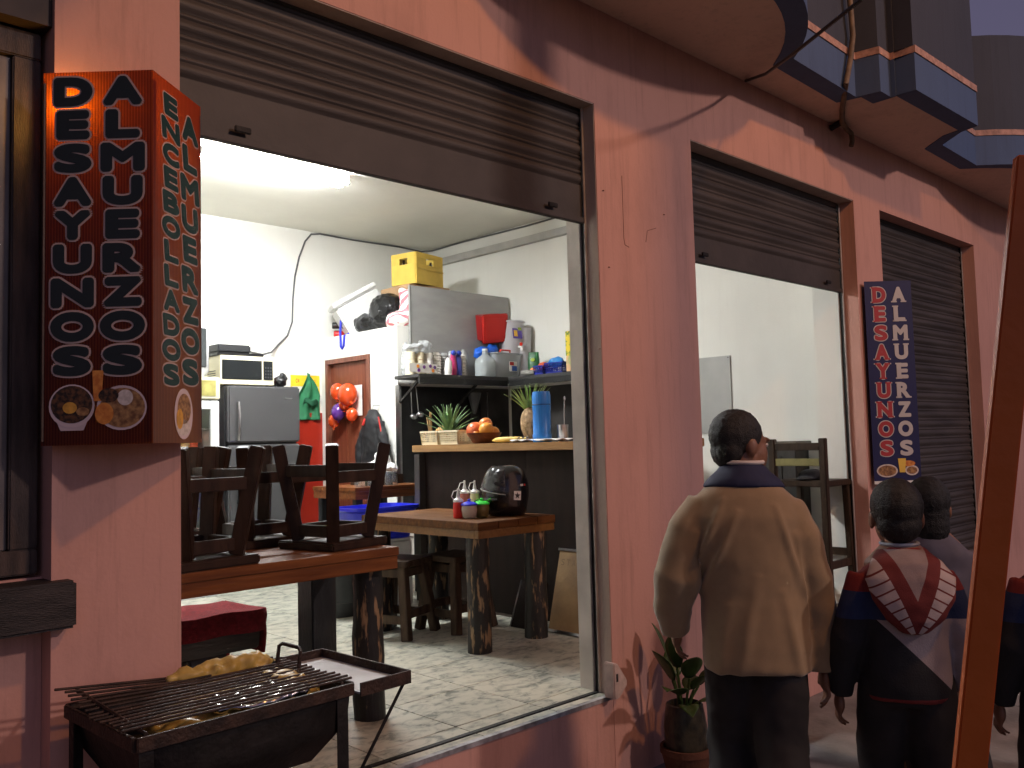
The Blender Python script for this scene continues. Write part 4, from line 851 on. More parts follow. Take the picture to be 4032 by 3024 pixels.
for k in range(4): MB().bar((.0,.0,.02),(.02*math.cos(k*2),.02+.03*math.sin(k*2+.6),.19+.02*k),.018,.005).build('spatula',M('pale_wood',(.38,.25,.12),.7,var=.2),ts)

# shelf (z = 1.785)
ZH=1.786
CUPP=M('cup_print_white',(.78,.76,.70),.5,var=.04); 
pk=thing('cup_pack','clear pack of stacked cream foam cups with orange and purple print on the shelf','cups',(1.70,3.53,ZH)); FOAM=M('foam_cream',(.76,.68,.48),.6,var=.08,vs=30,stretch=(1,1,8))
for k in range(3):
    for r in range(3):
        MB().lathe([(.045,0),(.045,.065)],(-.11+k*.10,0,.001+r*.068),16).build('cup_stack',FOAM if k<2 else CUPP,pk,smooth=True)
MB().b(-.165,.15,-.056,-.054,.02,.10).build('printed_band',CUPP,pk)
for x,z,c in ((-.07,.075,(.80,.30,.03)),(-.06,.04,(.18,.03,.25)),(.0,.07,(.16,.05,.22)),(.07,.08,(.16,.05,.22)),(.10,.04,(.75,.25,.03)),(.12,.07,(.12,.05,.2))): 
    m_=MB(); m_.T=Matrix.Translation((x,-.058,z))@Matrix.Rotation(PI/2,4,'X'); m_.lathe([(.016,-.001),(.016,.001)],(0,0,0),12); m_.build('dot_print',M('dot_%d'%int(c[0]*100),c,.5,var=0),pk)
cf=MB(); cf.ell((-.02,0,.235),(.15,.06,.05)); cf.ell((.06,.0,.27),(.07,.05,.045)); o=organic(cf,'clear_wrap',M('clear_wrap',(.7,.72,.72),.1,trans=.55,var=.2,vs=10),pk,.012,1,folds=.06,fscale=.04)
for k,(x,w_) in enumerate(((1.90,.05),(1.995,.045),(2.20,.05))):
    o=thing('cup_sleeve',('thick white sleeve of nested cups on the shelf','slim grey sleeve of nested cups on the shelf','clear sleeve of nested cups by the water jug')[k],'cups',(x,3.55,ZH)); MB().lathe([(w_*.8,0)]+[(w_*(.82+.14*(j%2)),.012*j+.01) for j in range(16)]+[(w_*.5,.215)],(0,0,0),16).build('cups',CUPP if k!=1 else M('cup_grey',(.45,.45,.44),.4,trans=.3,var=.05),o,smooth=True)
for k,(x,c) in enumerate(((2.06,(.50,.03,.14)),(2.125,(.05,.06,.30)))):
    o=thing('snack_bag',('magenta snack bag standing on the shelf','blue and yellow printed bag next to the magenta one')[k],'bag',(x,3.50,ZH)); mb=MB(); mb.loft([(0,0,0,.032,.02),(0,0,.06,.038,.03),(0,0,.13,.036,.025),(0,0,.20,.03,.004)],14); mb.build('film',M('snack_%d'%k,c,.3,col2=((.7,.55,.05) if k else (.6,.06,.2)),vs=14,lo=.5,hi=.6),o,smooth=True); MB().ell((.0,-.01,.215),(.028,.02,.025)).build('twist',M('snack_twist',(.03,.06,.4),.3,var=.3),o,smooth=True)
jg=thing('water_jug','clear plastic water jug with narrow neck on the shelf','jug',(2.42,3.46,ZH)); JUG=M('jug_plastic',(.68,.74,.74),.18,trans=.5,var=.03)
MB().loft([(0,0,0,.085,.07),(0,0,.01,.095,.078),(0,0,.13,.096,.08),(0,0,.17,.085,.07),(0,0,.205,.035,.032),(0,0,.22,.024,.024),(0,0,.25,.024,.024)],28,p=3).build('body',JUG,jg,smooth=True); MB().tube([(.03,0,.20),(.07,-.0,.185),(.088,0,.14),(.08,0,.10)],.009,8).build('grip',JUG,jg,smooth=True); MB().lathe([(.026,.25),(.026,.268),(0,.27)],(0,0,0),16).build('cap',WHITEP,jg,smooth=True)
cb_=thing('storage_box','clear plastic storage box with white label on the shelf','box',(2.68,3.53,ZH)); CLR=M('clear_box_plastic',(.62,.66,.68),.25,trans=.45,var=.05); MB().loft([(0,0,0,.17,.12),(0,0,.22,.20,.145),(0,0,.225,.21,.155),(0,0,.235,.21,.155),(0,0,.235,.195,.14),(0,0,.01,.16,.11)],32,p=6).build('body',CLR,cb_,smooth=True)
MB().b(-.01,.09,-.143,-.139,.06,.155).build('label',WHITEP,cb_); MB().b(-.008,.045,-.1455,-.1435,.118,.15).build('label_red_print',M('red_trim',(0,0,0)),cb_); MB().b(.02,.085,-.1455,-.1435,.065,.112).build('label_blue_print',M('label_blue',(.04,.12,.42),.5,var=.1),cb_)
MB().tube([(-.15,-.16,.235),(-.15,-.165,.255),(-.02,-.165,.255),(-.02,-.16,.235)],.008,8).build('red_clip',M('clip_red',(.6,.03,.015),.35,var=0),cb_,smooth=True)
bb=thing('blue_bag','crumpled bright blue plastic bag in the clear storage box','bag',(2.52,3.56,ZH+.17)); mb=MB(); mb.ell((0,0,.06),(.14,.08,.07)); mb.ell((.06,-.02,.10),(.07,.05,.06)); organic(mb,'film',M('blue_film',(.015,.10,.50),.3,var=.3,vs=9),bb,.012,1,folds=.07,fscale=.06)
rb=thing('red_container','red plastic food container leaning on the grey panel above the shelf','container',(2.62,3.60,ZH+.36),rot=(rad(14),rad(-6),rad(-16))); REDP=M('red_plastic',(.48,.02,.015),.35,var=.06); MB().loft([(0,.0,.02,.11,.08),(0,0,.26,.13,.08),(0,0,.262,.13,.08)],28,p=6).build('box',M('red_plastic_dark',(.30,.012,.012),.35,var=.06),rb,bevel=.01); l=MB().b(-.135,.145,-.105,-.082,.0,.28).build('lid',REDP,rb,bevel=.02,seg=3); MB().b(-.10,.11,-.110,-.1055,.04,.24).build('lid_panel',REDP,l,bevel=.004)
dp=thing('drink_dispenser','translucent drink dispenser bucket with red tap and printed label','dispenser',(2.80,3.50,ZH+.238)); MB().lathe([(.10,0),(.135,.30),(.145,.305),(.145,.318),(.13,.318),(.095,.006),(0,.006)],(0,0,0),32).build('bucket',M('dispenser_plastic',(.72,.70,.72),.3,trans=.4,var=.04),dp,smooth=True)
MB().lathe([(.115,.16),(.121,.26)],(0,0,0),32,cap=False).build('inner_sleeve',M('dispenser_sleeve',(.6,.6,.62),.4,trans=.6,var=0),dp,smooth=True)
MB().box((-.03,-.128,.19),(.11,.003,.10),rot=(rad(-7),0,rad(-8))).build('label',M('label_purple',(.10,.06,.35),.5,var=.2,vs=20),dp,bevel=.001); MB().box((-.055,-.131,.19),(.04,.003,.06),rot=(rad(-7),0,rad(-8))).build('label_glass_print',M('label_yellow',(.8,.45,.05),.5,var=.1),dp); MB().box((-.0,-.13,.235),(.045,.003,.028),rot=(rad(-7),0,0)).build('label_lime_print',M('label_lime',(.35,.45,.06),.5,var=.1),dp)
MB().tube([(0,-.112,.06),(0,-.15,.06),(0,-.155,.02)],.014,10).build('tap',WHITEP,dp,smooth=True); MB().box((0,-.145,.085),(.02,.03,.035)).build('tap_lever',M('clip_red',(0,0,0)),dp,bevel=.004)
d2_=thing('pale_bucket','translucent pale bucket behind the drink dispenser','bucket',(2.90,3.45,ZH)); MB().lathe([(.08,0),(.10,.48),(.105,.485),(.1,.49),(.075,.006),(0,.006)],(0,0,0),28).build('body',M('dispenser_plastic',(0,0,0)),d2_,smooth=True)
cg=thing('coffee_bag','green coffee bag with orange print on the right arm of the shelf','bag',(2.83,3.22,ZH)); mb=MB(); mb.loft([(0,0,0,.05,.032),(0,0,.08,.055,.04),(0,0,.17,.055,.03),(0,0,.235,.05,.006)],18,p=3); mb.T=Matrix.Identity(4); mb.build('bag',M('coffee_green',(.015,.10,.03),.4,var=.25,vs=9),cg,smooth=True,rot=(0,0,rad(-60)))
for z,r,c in ((.16,.022,'lime'),(.06,.03,'clip')): 
    m_=MB(); m_.ell((-.035,-.020,z),(r,.008,r*.8),rot=(0,0,rad(-60))); m_.build('print',M('label_lime',(0,0,0)) if c=='lime' else M('coffee_orange',(.7,.18,.03),.5,var=.1),cg,smooth=True)
pl=thing('foam_plates','short stack of white foam plates on the shelf','plates',(2.70,3.13,ZH))
for k in range(4): MB().lathe([(.05,0),(.10,.016),(.097,.018),(.05,.004),(0,.004)],(0,0,.001+k*.009),24).build('plate',WHITEP,pl,smooth=True)
NAVYB=M('navy_basket',(.015,.025,.26),.35,var=.05)
basket('small navy lattice basket on the right arm of the shelf',2.71,2.985,.13,.12,.075,NAVYB,ZH,12,4); basket('larger navy lattice basket at the right end of the shelf',2.72,2.79,.16,.22,.09,NAVYB,ZH,12,4)
bb2=thing('light_blue_bag','light blue plastic bundle in the larger navy basket','bag',(2.72,2.82,ZH+.04)); mb=MB(); mb.ell((0,0,.06),(.06,.09,.05)); organic(mb,'film',M('light_blue_film',(.04,.22,.55),.3,var=.2,vs=12),bb2,.01,1,folds=.04,fscale=.05)
bb3=thing('orange_bundle','orange cloth bundle in the small navy basket','cloth',(2.71,2.985,ZH+.03)); mb=MB(); mb.ell((0,0,.05),(.05,.05,.04)); organic(mb,'cloth',M('orange_cloth',(.55,.10,.04),.7,var=.2),bb3,.01,1,folds=.03,fscale=.05)
bb4=thing('black_bag_small','small black bag behind the navy baskets on the shelf','bag',(2.87,2.74,ZH)); mb=MB(); mb.ell((0,0,.09),(.07,.10,.09)); mb.ell((0,-.03,.18),(.03,.04,.05)); organic(mb,'film',BLACKP,bb4,.012,1,folds=.05,fscale=.05)
yb=thing('tea_box','tall yellow and green printed box at the right end of the shelf','box',(2.69,2.575,ZH)); MB().b(-.05,.05,-.06,.06,.14,.36).build('box',M('yellow_green_print',(.70,.52,.03),.5,col2=(.12,.20,.02),vs=22,lo=.48,hi=.56),yb,bevel=.003); MB().b(-.049,.049,-.059,.059,0,.139).build('lower_box',M('peach_print',(.62,.38,.20),.5,col2=(.35,.40,.15),vs=18,lo=.5,hi=.6),yb,bevel=.003)
for k,(x,y,r,h,lb) in enumerate(((1.62,3.63,.045,.30,'tall clear bag of lids at the left end of the shelf'),(1.84,3.64,.05,.33,'clear bag of dark lids behind the cup sleeves'),(2.29,3.62,.045,.27,'stack of clear tumblers behind the water jug'),(1.95,3.44,.035,.16,'short white paper roll at the front of the shelf'),(2.13,3.62,.05,.25,'grey clear cup tower behind the snack bags'))):
    o=thing('clear_bag' if 'bag' in lb else 'cup_tower',lb,'bag' if 'bag' in lb else 'cups',(x,y,ZH)); mb=MB(); mb.loft([(0,0,0,r,r*.8),(0,0,h*.4,r*1.1,r*.9),(.005,0,h*.8,r*.9,r*.8),(0,0,h,r*.3,r*.3)],16); 
    if 'bag' in lb: organic(mb,'film',M('clear_wrap',(0,0,0)),o,.009,1,folds=.03,fscale=.03)
    else: mb.build('stack',CUPP if 'white' in lb else MATS['cup_grey'],o,smooth=True)
so=thing('power_socket','white power socket on the right wall above the shelf end','socket',(2.996,2.2,2.05)); MB().b(-.010,.003,-.06,.06,-.04,.04).build('plate',WHITEP,so,bevel=.003); MB().b(-.0125,-.0105,-.03,.03,-.015,.015).build('outlet',DARKP,so)
# utensils hanging below the shelf
for k,(x,L_) in enumerate(((1.645,.26),(1.70,.24))):
    o=thing('ladle',('steel ladle hanging at the left end under the shelf','second steel ladle hanging under the shelf, tilted right')[k],'ladle',(x,3.60,1.70)); MB().bar((0,0,-.005),(.02*k-.01,-.02,-L_),.008,.003).build('shaft',STEELM,o); MB().ell((.02*k,-.035,-L_-.02),(.04,.03,.025),rot=(.4,0,.3)).build('bowl',STEELM,o,smooth=True); MB().tube([(0,.0,.0),(0,.02,.01),(0,.0,.02)],.004,6).build('hook',STEELM,o)
o=thing('hanging_strainer','dark steel strainer hanging against the grey splash panel','strainer',(2.62,3.66,1.66)); MB().bar((0,0,0),(.0,0,-.28),.01,.004).build('shaft',STEELM,o); MB().ell((0,-.03,-.33),(.06,.045,.05)).build('bowl',M('dark_steel',(.12,.12,.12),.25,metal=.9,var=.1),o,smooth=True)
o=thing('hanging_funnel','grey plastic funnel hanging under the shelf','funnel',(2.45,3.66,1.55)); MB().lathe([(.01,-.10),(.02,-.08),(.07,.10),(.066,.10)],(0,0,0),20).build('cone',M('grey_film',(.10,.10,.10),.35,var=.2),o,smooth=True)
o=thing('cooking_pan','dark frying pan hanging on the grey splash panel','pan',(2.55,3.70,1.30)); mb=MB(); mb.T=Matrix.Rotation(PI/2,4,'X'); mb.lathe([(.0,-.004),(.09,-.004),(.105,.035)],(0,0,0),24); mb.build('pan',M('dark_steel',(0,0,0)),o,smooth=True,solid=.004); MB().bar((0,-.01,.10),(0,-.01,.25),.018,.008).build('handle',BLACKP,o)

# grey panel standing on the shelf against the store room
gp=thing('plywood_sheet','tall grey painted wooden panel standing on the shelf behind the containers','panel',(2.35,3.70,ZH)); MB().b(-.63,.62,-.012,.010,0,.835).build('sheet',M('grey_painted_wood',(.30,.30,.29),.55,col2=(.36,.36,.34),vs=3,stretch=(1,1,3),bump=.1),gp); MB().b(-.632,-.622,-.016,.010,0,.836).build('edge_strip',M('grey_edge',(.22,.22,.21),.5,var=.2),gp)
bpole=thing('bottle_row','dark bottles lying on the store room roof behind the grey panel','bottles',(2.78,3.80,2.25))
for k in range(3): MB().lathe([(.035,0),(.035,.18),(.014,.25),(.014,.34)],(-.10+k*.09,0,.001),12).build('bottle',M('brown_bottle',(.03,.015,.008),.12,var=.1),bpole,smooth=True)
# store room roof (z = 2.25)
ZR=2.251
YCR=M('yellow_crate_plastic',(.62,.42,.07),.45,var=.12,vs=6); 
yc=thing('beer_crate','yellow plastic bottle crate on top of the store room','crate',(2.10,4.05,ZR+.44),rz=rad(12))
H=.30; w2,l2=.20,.15
for s in (-1,1):
    MB().b(-w2,w2,s*l2-.006,s*l2+.006,0,.19).build('long_side',YCR,yc); MB().b(-w2,w2,s*l2-.006,s*l2+.006,.25,H).build('long_side_rim',YCR,yc); 
    for a in ((-w2,-.055),(.055,w2)): MB().b(a[0],a[1],s*l2-.006,s*l2+.006,.1905,.2495).build('long_side_post',YCR,yc)
    MB().b(s*w2-.006,s*w2+.006,-l2+.007,l2-.007,0,.19).build('short_side',YCR,yc); MB().b(s*w2-.006,s*w2+.006,-l2+.007,l2-.007,.25,H).build('short_side_rim',YCR,yc)
    for a in ((-l2+.007,-.05),(.05,l2-.007)): MB().b(s*w2-.006,s*w2+.006,a[0],a[1],.1905,.2495).build('short_side_post',YCR,yc)
MB().b(-w2+.007,w2-.007,-l2+.007,l2-.007,0,.012).build('base',YCR,yc); MB().b(-w2-.004,w2+.004,-l2-.010,-l2-.0062,.14,.152).build('rib',YCR,yc)
for k in range(6): MB().lathe([(.03,0),(.03,.14),(.012,.19),(.012,.24)],(-.13+.13*(k%3),-.06+.12*(k//3),.013),10).build('bottle',M('brown_bottle',(0,0,0)),yc,smooth=True)
c2_=thing('cardboard_box','brown cardboard box under the yellow crate','box',(2.12,4.10,ZR)); MB().b(-.24,.26,-.2,.25,0,.435).build('carton',M('cardboard',(.34,.21,.11),.8,var=.12),c2_,bevel=.004); MB().b(-.241,.261,-.02,.03,.4352,.437).build('tape',M('tape',(.5,.38,.2),.3,var=0),c2_)
cl_=thing('foam_cooler','white plastic cool box with blue strap tipped up on the store room','cool box',(1.86,4.60,ZR+.19),rot=(rad(0),rad(-30),rad(-25))); CW_=M('cooler_white',(.60,.60,.58),.4,var=.04)
MB().b(-.24,.22,-.17,.17,-.12,.20).build('body',CW_,cl_,bevel=.02,seg=3); q=MB().b(-.25,.23,-.18,.18,.202,.26).build('lid',CW_,cl_,bevel=.015,seg=3); MB().b(-.18,.16,-.12,.12,.2605,.266).build('lid_panel',CW_,q,bevel=.004); MB().lathe([(.014,0),(.014,.004)],(-.10,-.0,.0),12).build('drain_plug',BLACKP,cl_,loc=(-.2415,.0,.12),rot=(0,-PI/2,0))
sp=thing('blue_strap','blue strap dangling from the cool box over the store room edge','strap',(0,0,0)); MB().tube([(1.64,4.62,2.52),(1.605,4.63,2.42),(1.592,4.63,2.28),(1.590,4.62,2.14),(1.592,4.60,2.12),(1.592,4.575,2.14),(1.594,4.56,2.24),(1.64,4.55,2.262)],.012,8,ell=(1,1)).build('webbing',M('strap_blue',(.02,.03,.45),.6,var=.1),sp,smooth=True)
bgk=thing('black_bin_bag','bulging black plastic bin bag beside the white cool box','bag',(1.84,4.30,ZR)); mb=MB(); mb.ell((0,-.10,.17),(.17,.18,.17)); mb.ell((-.05,.13,.09),(.13,.2,.095)); mb.ell((0,-.08,.24),(.12,.14,.10)); organic(mb,'film',M('black_film',(.010,.010,.011),.22,var=.2,bump=.5,bs=18),bgk,.012,2,folds=.04,fscale=.06,fdepth=3); bgk.scale=(1.05,1.15,1.1)
for k in range(2):
    o=thing('soda_can',('red drinks can lying under the cool box','dark bottle end poking out left of the red can')[k],'can',((1.70,4.80,ZR+.035),(1.72,4.86,ZR+.13))[k],rot=(PI/2,0,rad(60))); MB().lathe([(.028,0),(.033,.008),(.033,.11),(.026,.12)],(0,0,-.06),18).build('can',M('can_red',(.5,.02,.02),.3,metal=.4,var=.1) if k==0 else BLACKP,o,smooth=True); MB().lathe([(.02,.121),(.02,.123)],(0,0,-.06),14).build('end_disc',STEELM,o)
for k in range(2):
    o=thing('beer_bottle',('shorter dark bottle beside the striped bag','taller dark bottle beside the striped bag')[k],'bottle',(1.84+.02*k,4.06-.055*k,ZR+.02)); MB().lathe([(.032,0),(.032,.16),(.014,.22),(.014,.28+.03*k)],(0,0,0),14).build('glass',M('brown_bottle',(0,0,0)),o,smooth=True); MB().lathe([(.016,.28+.03*k),(.016,.295+.03*k)],(0,0,0),10).build('cap',IRON,o)
def striped():
    m=bpy.data.materials.new('pink_striped_film'); m.use_nodes=True; t=m.node_tree; b=t.nodes['Principled BSDF']; g=t.nodes.new('ShaderNodeTexCoord'); wv=t.nodes.new('ShaderNodeTexWave'); wv.inputs['Scale'].default_value=5.5; wv.inputs['Distortion'].default_value=1.5; wv.bands_direction='DIAGONAL'
    t.links.new(g.outputs['Object'],wv.inputs['Vector']); r=t.nodes.new('ShaderNodeValToRGB'); r.color_ramp.elements[0].position=.62; r.color_ramp.elements[0].color=(.82,.78,.74,1); r.color_ramp.elements[1].position=.72; r.color_ramp.elements[1].color=(.62,.16,.19,1); t.links.new(wv.outputs['Fac'],r.inputs[0]); t.links.new(r.outputs[0],b.inputs['Base Color']); b.inputs['Roughness'].default_value=.4; return m
sb_=thing('striped_bag','pink and white striped plastic bag at the corner of the store room roof','bag',(1.80,3.90,ZR)); mb=MB(); mb.ell((-.02,.02,.08),(.14,.13,.08)); mb.ell((.03,-.06,.22),(.07,.09,.14)); mb.ell((.01,.0,.33),(.04,.05,.06)); organic(mb,'film',striped(),sb_,.014,1,folds=.06,fscale=.08)

# ------------------------------------------------------------------ seen through the middle opening
bc=thing('bar_chair','tall wooden bar chair just inside the middle opening','chair',(2.56,.31,0),rz=rad(-90))
BCW=wood('bar_chair_wood',(.022,.013,.008),(.055,.033,.019),.55,scale=(9,9,1.5))
MB().b(-.20,.20,-.19,.19,.82,.86).build('seat',BCW,bc,bevel=.006)
for sx in (-1,1):
    MB().bar((sx*.17,.16,.819),(sx*.185,.175,0),.04).build('leg',BCW,bc,bevel=.004); MB().bar((sx*.185,-.17,1.145),(sx*.185,-.17,0),.045).build('rear_post',BCW,bc,bevel=.004)
    MB().bar((sx*.182,.168,.30),(sx*.185,-.17,.30),.025,.05).build('stretcher',BCW,bc)
for z in (.28,): MB().bar((-.18,.17,z+.08),(.18,.17,z+.08),.025,.05).build('stretcher',BCW,bc); MB().bar((-.18,-.17,z),(.18,-.17,z),.025,.05).build('stretcher',BCW,bc)
for z in (1.09,.985): MB().b(-.162,.162,-.185,-.16,z-.025,z+.025).build('back_slat',BCW if z>1 else M('back_slat_green',(.24,.22,.08),.6,var=.2),bc,bevel=.003)
hat=thing('baseball_hat','black cap lying on the seat of the bar chair','cap',(2.54,.29,.861)); mb=MB(); mb.ell((0,0,.03),(.10,.09,.045)); mb.ell((-.09,0,.012),(.08,.07,.012)); organic(mb,'cloth',M('black_cap_cloth',(.012,.012,.014),.8,var=.2),hat,.01,3)
dkc=thing('dark_cabinet','dark brown cabinet with pale top edge against the right wall','cabinet',(2.87,.83,0)); MB().b(-.10,.10,-.30,.30,.0,1.08).build('body',M('cabinet_dark',(.035,.032,.030),.5,var=.2,vs=4,stretch=(8,8,1)),dkc,bevel=.004); MB().b(-.12,.11,-.32,.31,1.081,1.125).build('top',M('cabinet_top',(.11,.095,.075),.5,var=.2),dkc,bevel=.004)
for y in (-.1,.1): MB().b(-.106,-.1005,y-.09,y+.09,.1,1.02).build('door_panel',M('cabinet_dark',(0,0,0)),dkc,bevel=.003)
gb=thing('grey_notice_board','plain grey sheet pinned to the white right wall','board',(2.995,1.55,1.20)); MB().b(-.006,.004,-.37,.40,0,.62).build('sheet',M('grey_notice',(.40,.40,.38),.35,var=.12,vs=3),gb)
for y,z in ((-.355,.605),(-.355,.02)): MB().ell((-.008,y,z),(.003,.005,.005),8,6).build('pin',IRON,gb)
gv=thing('leafy_vegetables','green leafy vegetables and jars on a ledge behind the man','vegetables',(2.55,1.75,1.13))
for k in range(4): MB().ell((.05*math.sin(k*2),-.12+.08*k,.04+.01*k),(.05,.06,.045),12,8).build('leaf_bunch',M('veg_green',(.05,.14,.03),.6,col2=(.14,.10,.08),vs=14),gv,smooth=True)
MB().b(-.1,.1,-.22,.22,-.20,-.001).build('ledge',BENCHW,gv)
stk=thing('mop_stick','pale wooden stick leaning in the corner by the white column','stick',(2.88,.40,0)); MB().tube([(0,0,0),(.06,-.045,1.44)],.011,8).build('shaft',M('pale_wood',(0,0,0)),stk,smooth=True); MB().box((0,0,.03),(.10,.04,.05)).build('head',DARKP,stk)
# ================================================================== GRILL, PLANT, ORANGE STAND
gr=thing('charcoal_grill','sooty black charcoal grill on legs with side tray in front of the shop','grill',(-2.085,-.31,ZS),rz=rad(2))
Z=.90
prf=[(-.215,Z-.01),(-.207,Z-.12),(-.14,Z-.205),(0,Z-.23),(.14,Z-.205),(.207,Z-.12),(.215,Z-.01)]
def trough(u,v):
    k=v*(len(prf)-1); i=min(int(k),len(prf)-2); f=k-i; y=prf[i][0]*(1-f)+prf[i+1][0]*f; z=prf[i][1]*(1-f)+prf[i+1][1]*f; h_=.30-.55*max(0,Z-.06-z); return ((2*u-1)*h_,y,z)
MB().sheet(trough,4,24).build('firebox',IRON,gr,smooth=True,solid=.004)
for x in (-.303,.303): mb=MB(); n=len(prf); sx=1 if x>0 else -1; xx=lambda z:sx*(.30-.55*max(0,Z-.06-z)); mb.add([(xx(z)-.002,y,z) for y,z in prf]+[(xx(z)+.002,y,z) for y,z in prf],[tuple(range(n)),tuple(range(2*n-1,n-1,-1))]+[(i,(i+1)%n,n+(i+1)%n,n+i) for i in range(n)]); mb.build('end_plate',IRON,gr)
for a,b_ in (((-.31,-.222),(.31,-.222)),((-.31,.222),(.31,.222))): MB().bar((a[0],a[1],Z-.012),(b_[0],b_[1],Z-.012),.012,.034).build('rim_bar',RUST,gr,bevel=.002)
for x in (-.312,.312): MB().bar((x,-.215,Z-.012),(x,.215,Z-.012),.012,.034).build('rim_bar',RUST,gr,bevel=.002)
for k in range(15):
    y=-.195+k*.029; dx=random.uniform(-.012,.012)
    MB().tube([(-.325+dx,y+.02,Z+.016+.05*max(0,(k-7)/7)*.6),(0,y+.008,Z+.013+random.uniform(-.001,.001)),(.322+dx,y,Z+.012)],.0038,7).build('grate_bar',RUST,gr,smooth=True)
for x in (-.28,.285): MB().tube([(x,-.205,Z+.004),(x,.225,Z+.004+(.03 if x<0 else 0))],.006,7).build('grate_cross_bar',RUST,gr,smooth=True)
MB().tube([(.285,.02,Z+.012),(.292,.02,Z+.062),(.296,.035,Z+.07),(.296,.125,Z+.07),(.292,.14,Z+.062),(.285,.14,Z+.012)],.006,8).build('grate_handle',RUST,gr,smooth=True)
for x,y in ((-.285,-.20),(.275,-.20),(-.285,.20),(.275,.20)): 
    mb=MB(); mb.b(x-.018,x+.018,y-.018 if y<0 else y+.014,y-.014 if y<0 else y+.018,0,Z-.03); mb.b(x+.014 if x>0 else x-.018,x+.018 if x>0 else x-.014,y-.0139,y+.0139,0,Z-.03); mb.build('leg',IRON,gr)
ty=MB().b(.322,.50,-.235,.215,Z-.028,Z-.022).build('side_tray',M('tray_metal',(.40,.38,.37),.5,metal=.0,var=.2,vs=4),gr)
for a in ((.322,.506,-.241,-.2355),(.322,.506,.2155,.221),(.5005,.506,-.2352,.2152)): MB().b(a[0],a[1],a[2],a[3],Z-.034,Z+.004).build('tray_rim',RUST,gr)
for y in (-.22,.20): MB().tube([(.495,y,Z-.034),(.29,y,Z-.30)],.005,7).build('tray_brace',IRON,gr,smooth=True)
yb=thing('yellow_bag','crumpled yellow plastic bag with foil lying inside the grill','bag',(-2.02,-.30,ZS+Z-.085)); mb=MB(); mb.ell((0,.0,.015),(.25,.17,.06)); mb.ell((.10,.17,.10),(.13,.035,.035)); mb.ell((.0,.18,.10),(.12,.03,.03)); mb.ell((.16,.0,.05),(.1,.12,.05))
organic(mb,'film',M('yellow_film',(.42,.27,.05),.42,col2=(.58,.42,.12),vs=7),yb,.009,0,folds=.055,fscale=.028,fdepth=4)
mb=MB(); mb.ell((.03,-.08,.075),(.17,.09,.02)); organic(mb,'foil',M('crumpled_foil',(.7,.68,.64),.22,metal=1,var=.1),yb,.008,0,folds=.04,fscale=.03)
pl_=thing('potted_plant','broad-leaved green plant in a brown clay pot against the pink pillar','plant',(.27,-.20,ZS))
MB().lathe([(.085,0),(.115,.12),(.12,.122),(.12,.15),(.105,.15),(.09,.05),(0,.05)],(0,0,0),28).build('pot',M('clay_pot',(.09,.035,.02),.8,var=.3,vs=8,bump=.3),pl_,smooth=True)
MB().lathe([(.095,.13),(.10,.24),(.085,.34),(.075,.345),(.07,.30),(0,.30)],(0,0,0),20).build('soil_bag',M('soil_bag',(.018,.018,.016),.3,col2=(.05,.045,.03),vs=20,bump=.5,bs=25),pl_,smooth=True)
PLF=M('plant_leaf',(.022,.048,.010),.45,col2=(.05,.09,.02),vs=9)
def leaf(parent,base,az,elev,L,wd,stem,curl=.5):
    d=Vector((math.cos(az)*math.cos(elev),math.sin(az)*math.cos(elev),math.sin(elev))); b0=Vector(base); p0=b0+d*stem*.8+Vector((0,0,stem*.5))
    MB().tube([b0,b0+d*stem*.3+Vector((0,0,stem*.35)),p0],.006,6).build('stem',PLF,parent,smooth=True)
    side=d.cross(Vector((0,0,1))).normalized(); P=[];F=[]; n=10
    for i in range(n+1):
        q=i/n; c=p0+d*L*q-Vector((0,0,1))*curl*L*q*q*.5; ww=wd*math.sin(PI*min(1,q*.93+.07)**.75)*.5*(1 if i<n else 0)+.0008
        for s in (-1,-.5,0,.5,1): P.append(c+side*ww*s+Vector((0,0,1))*abs(s)*ww*.28)
    for i in range(n):
        for j in range(4): F.append((5*i+j,5*i+j+1,5*i+6+j,5*i+5+j))
    MB().add(P,F).build('leaf',PLF,parent,smooth=True,solid=.002)
for a,e,L,wd,s in ((200,32,.22,.12,.10),(165,62,.24,.10,.12),(235,58,.20,.10,.14),(185,75,.22,.09,.16),(120,72,.24,.075,.18),(60,55,.18,.09,.12),(330,45,.16,.09,.10),(255,50,.17,.085,.10),(20,30,.15,.08,.08),(225,10,.14,.09,.06),(290,15,.15,.08,.06)):
    leaf(pl_,(.02*math.cos(rad(a)),.02*math.sin(rad(a)),.31),rad(a),rad(e),L,wd,s)
# orange stand close to the camera
os_=thing('orange_stand','leaning bright orange painted post very close on the right','stand',(-2.214,-2.138,-.54))
ORP=M('orange_paint',(.62,.13,.015),.5,var=.1,vs=4,bump=.15,bs=30)
MB().bar((0,0,0),(.083,-.277,2.02),.033,.016,up=(.80,.55,0)).build('leg',ORP,os_,bevel=.002)
MB().bar((.62,-.72,0),(.30,-.50,2.02),.062,.022,up=(.72,.70,0)).build('leg',ORP,os_,bevel=.002)
MB().bar((.098,-.275,1.95),(.30,-.48,1.95),.03,.05).build('crossbar',ORP,os_)
MB().bar((.03,-.02,.35),(.56,-.68,.35),.03,.05).build('crossbar',ORP,os_)
cd=thing('brown_crate','small brown wooden crate on the sidewalk right of the orange post','crate',(1.15,-1.0,ZS),rz=rad(10)); CRW=wood('crate_wood',(.10,.05,.025),(.2,.11,.06),.7)
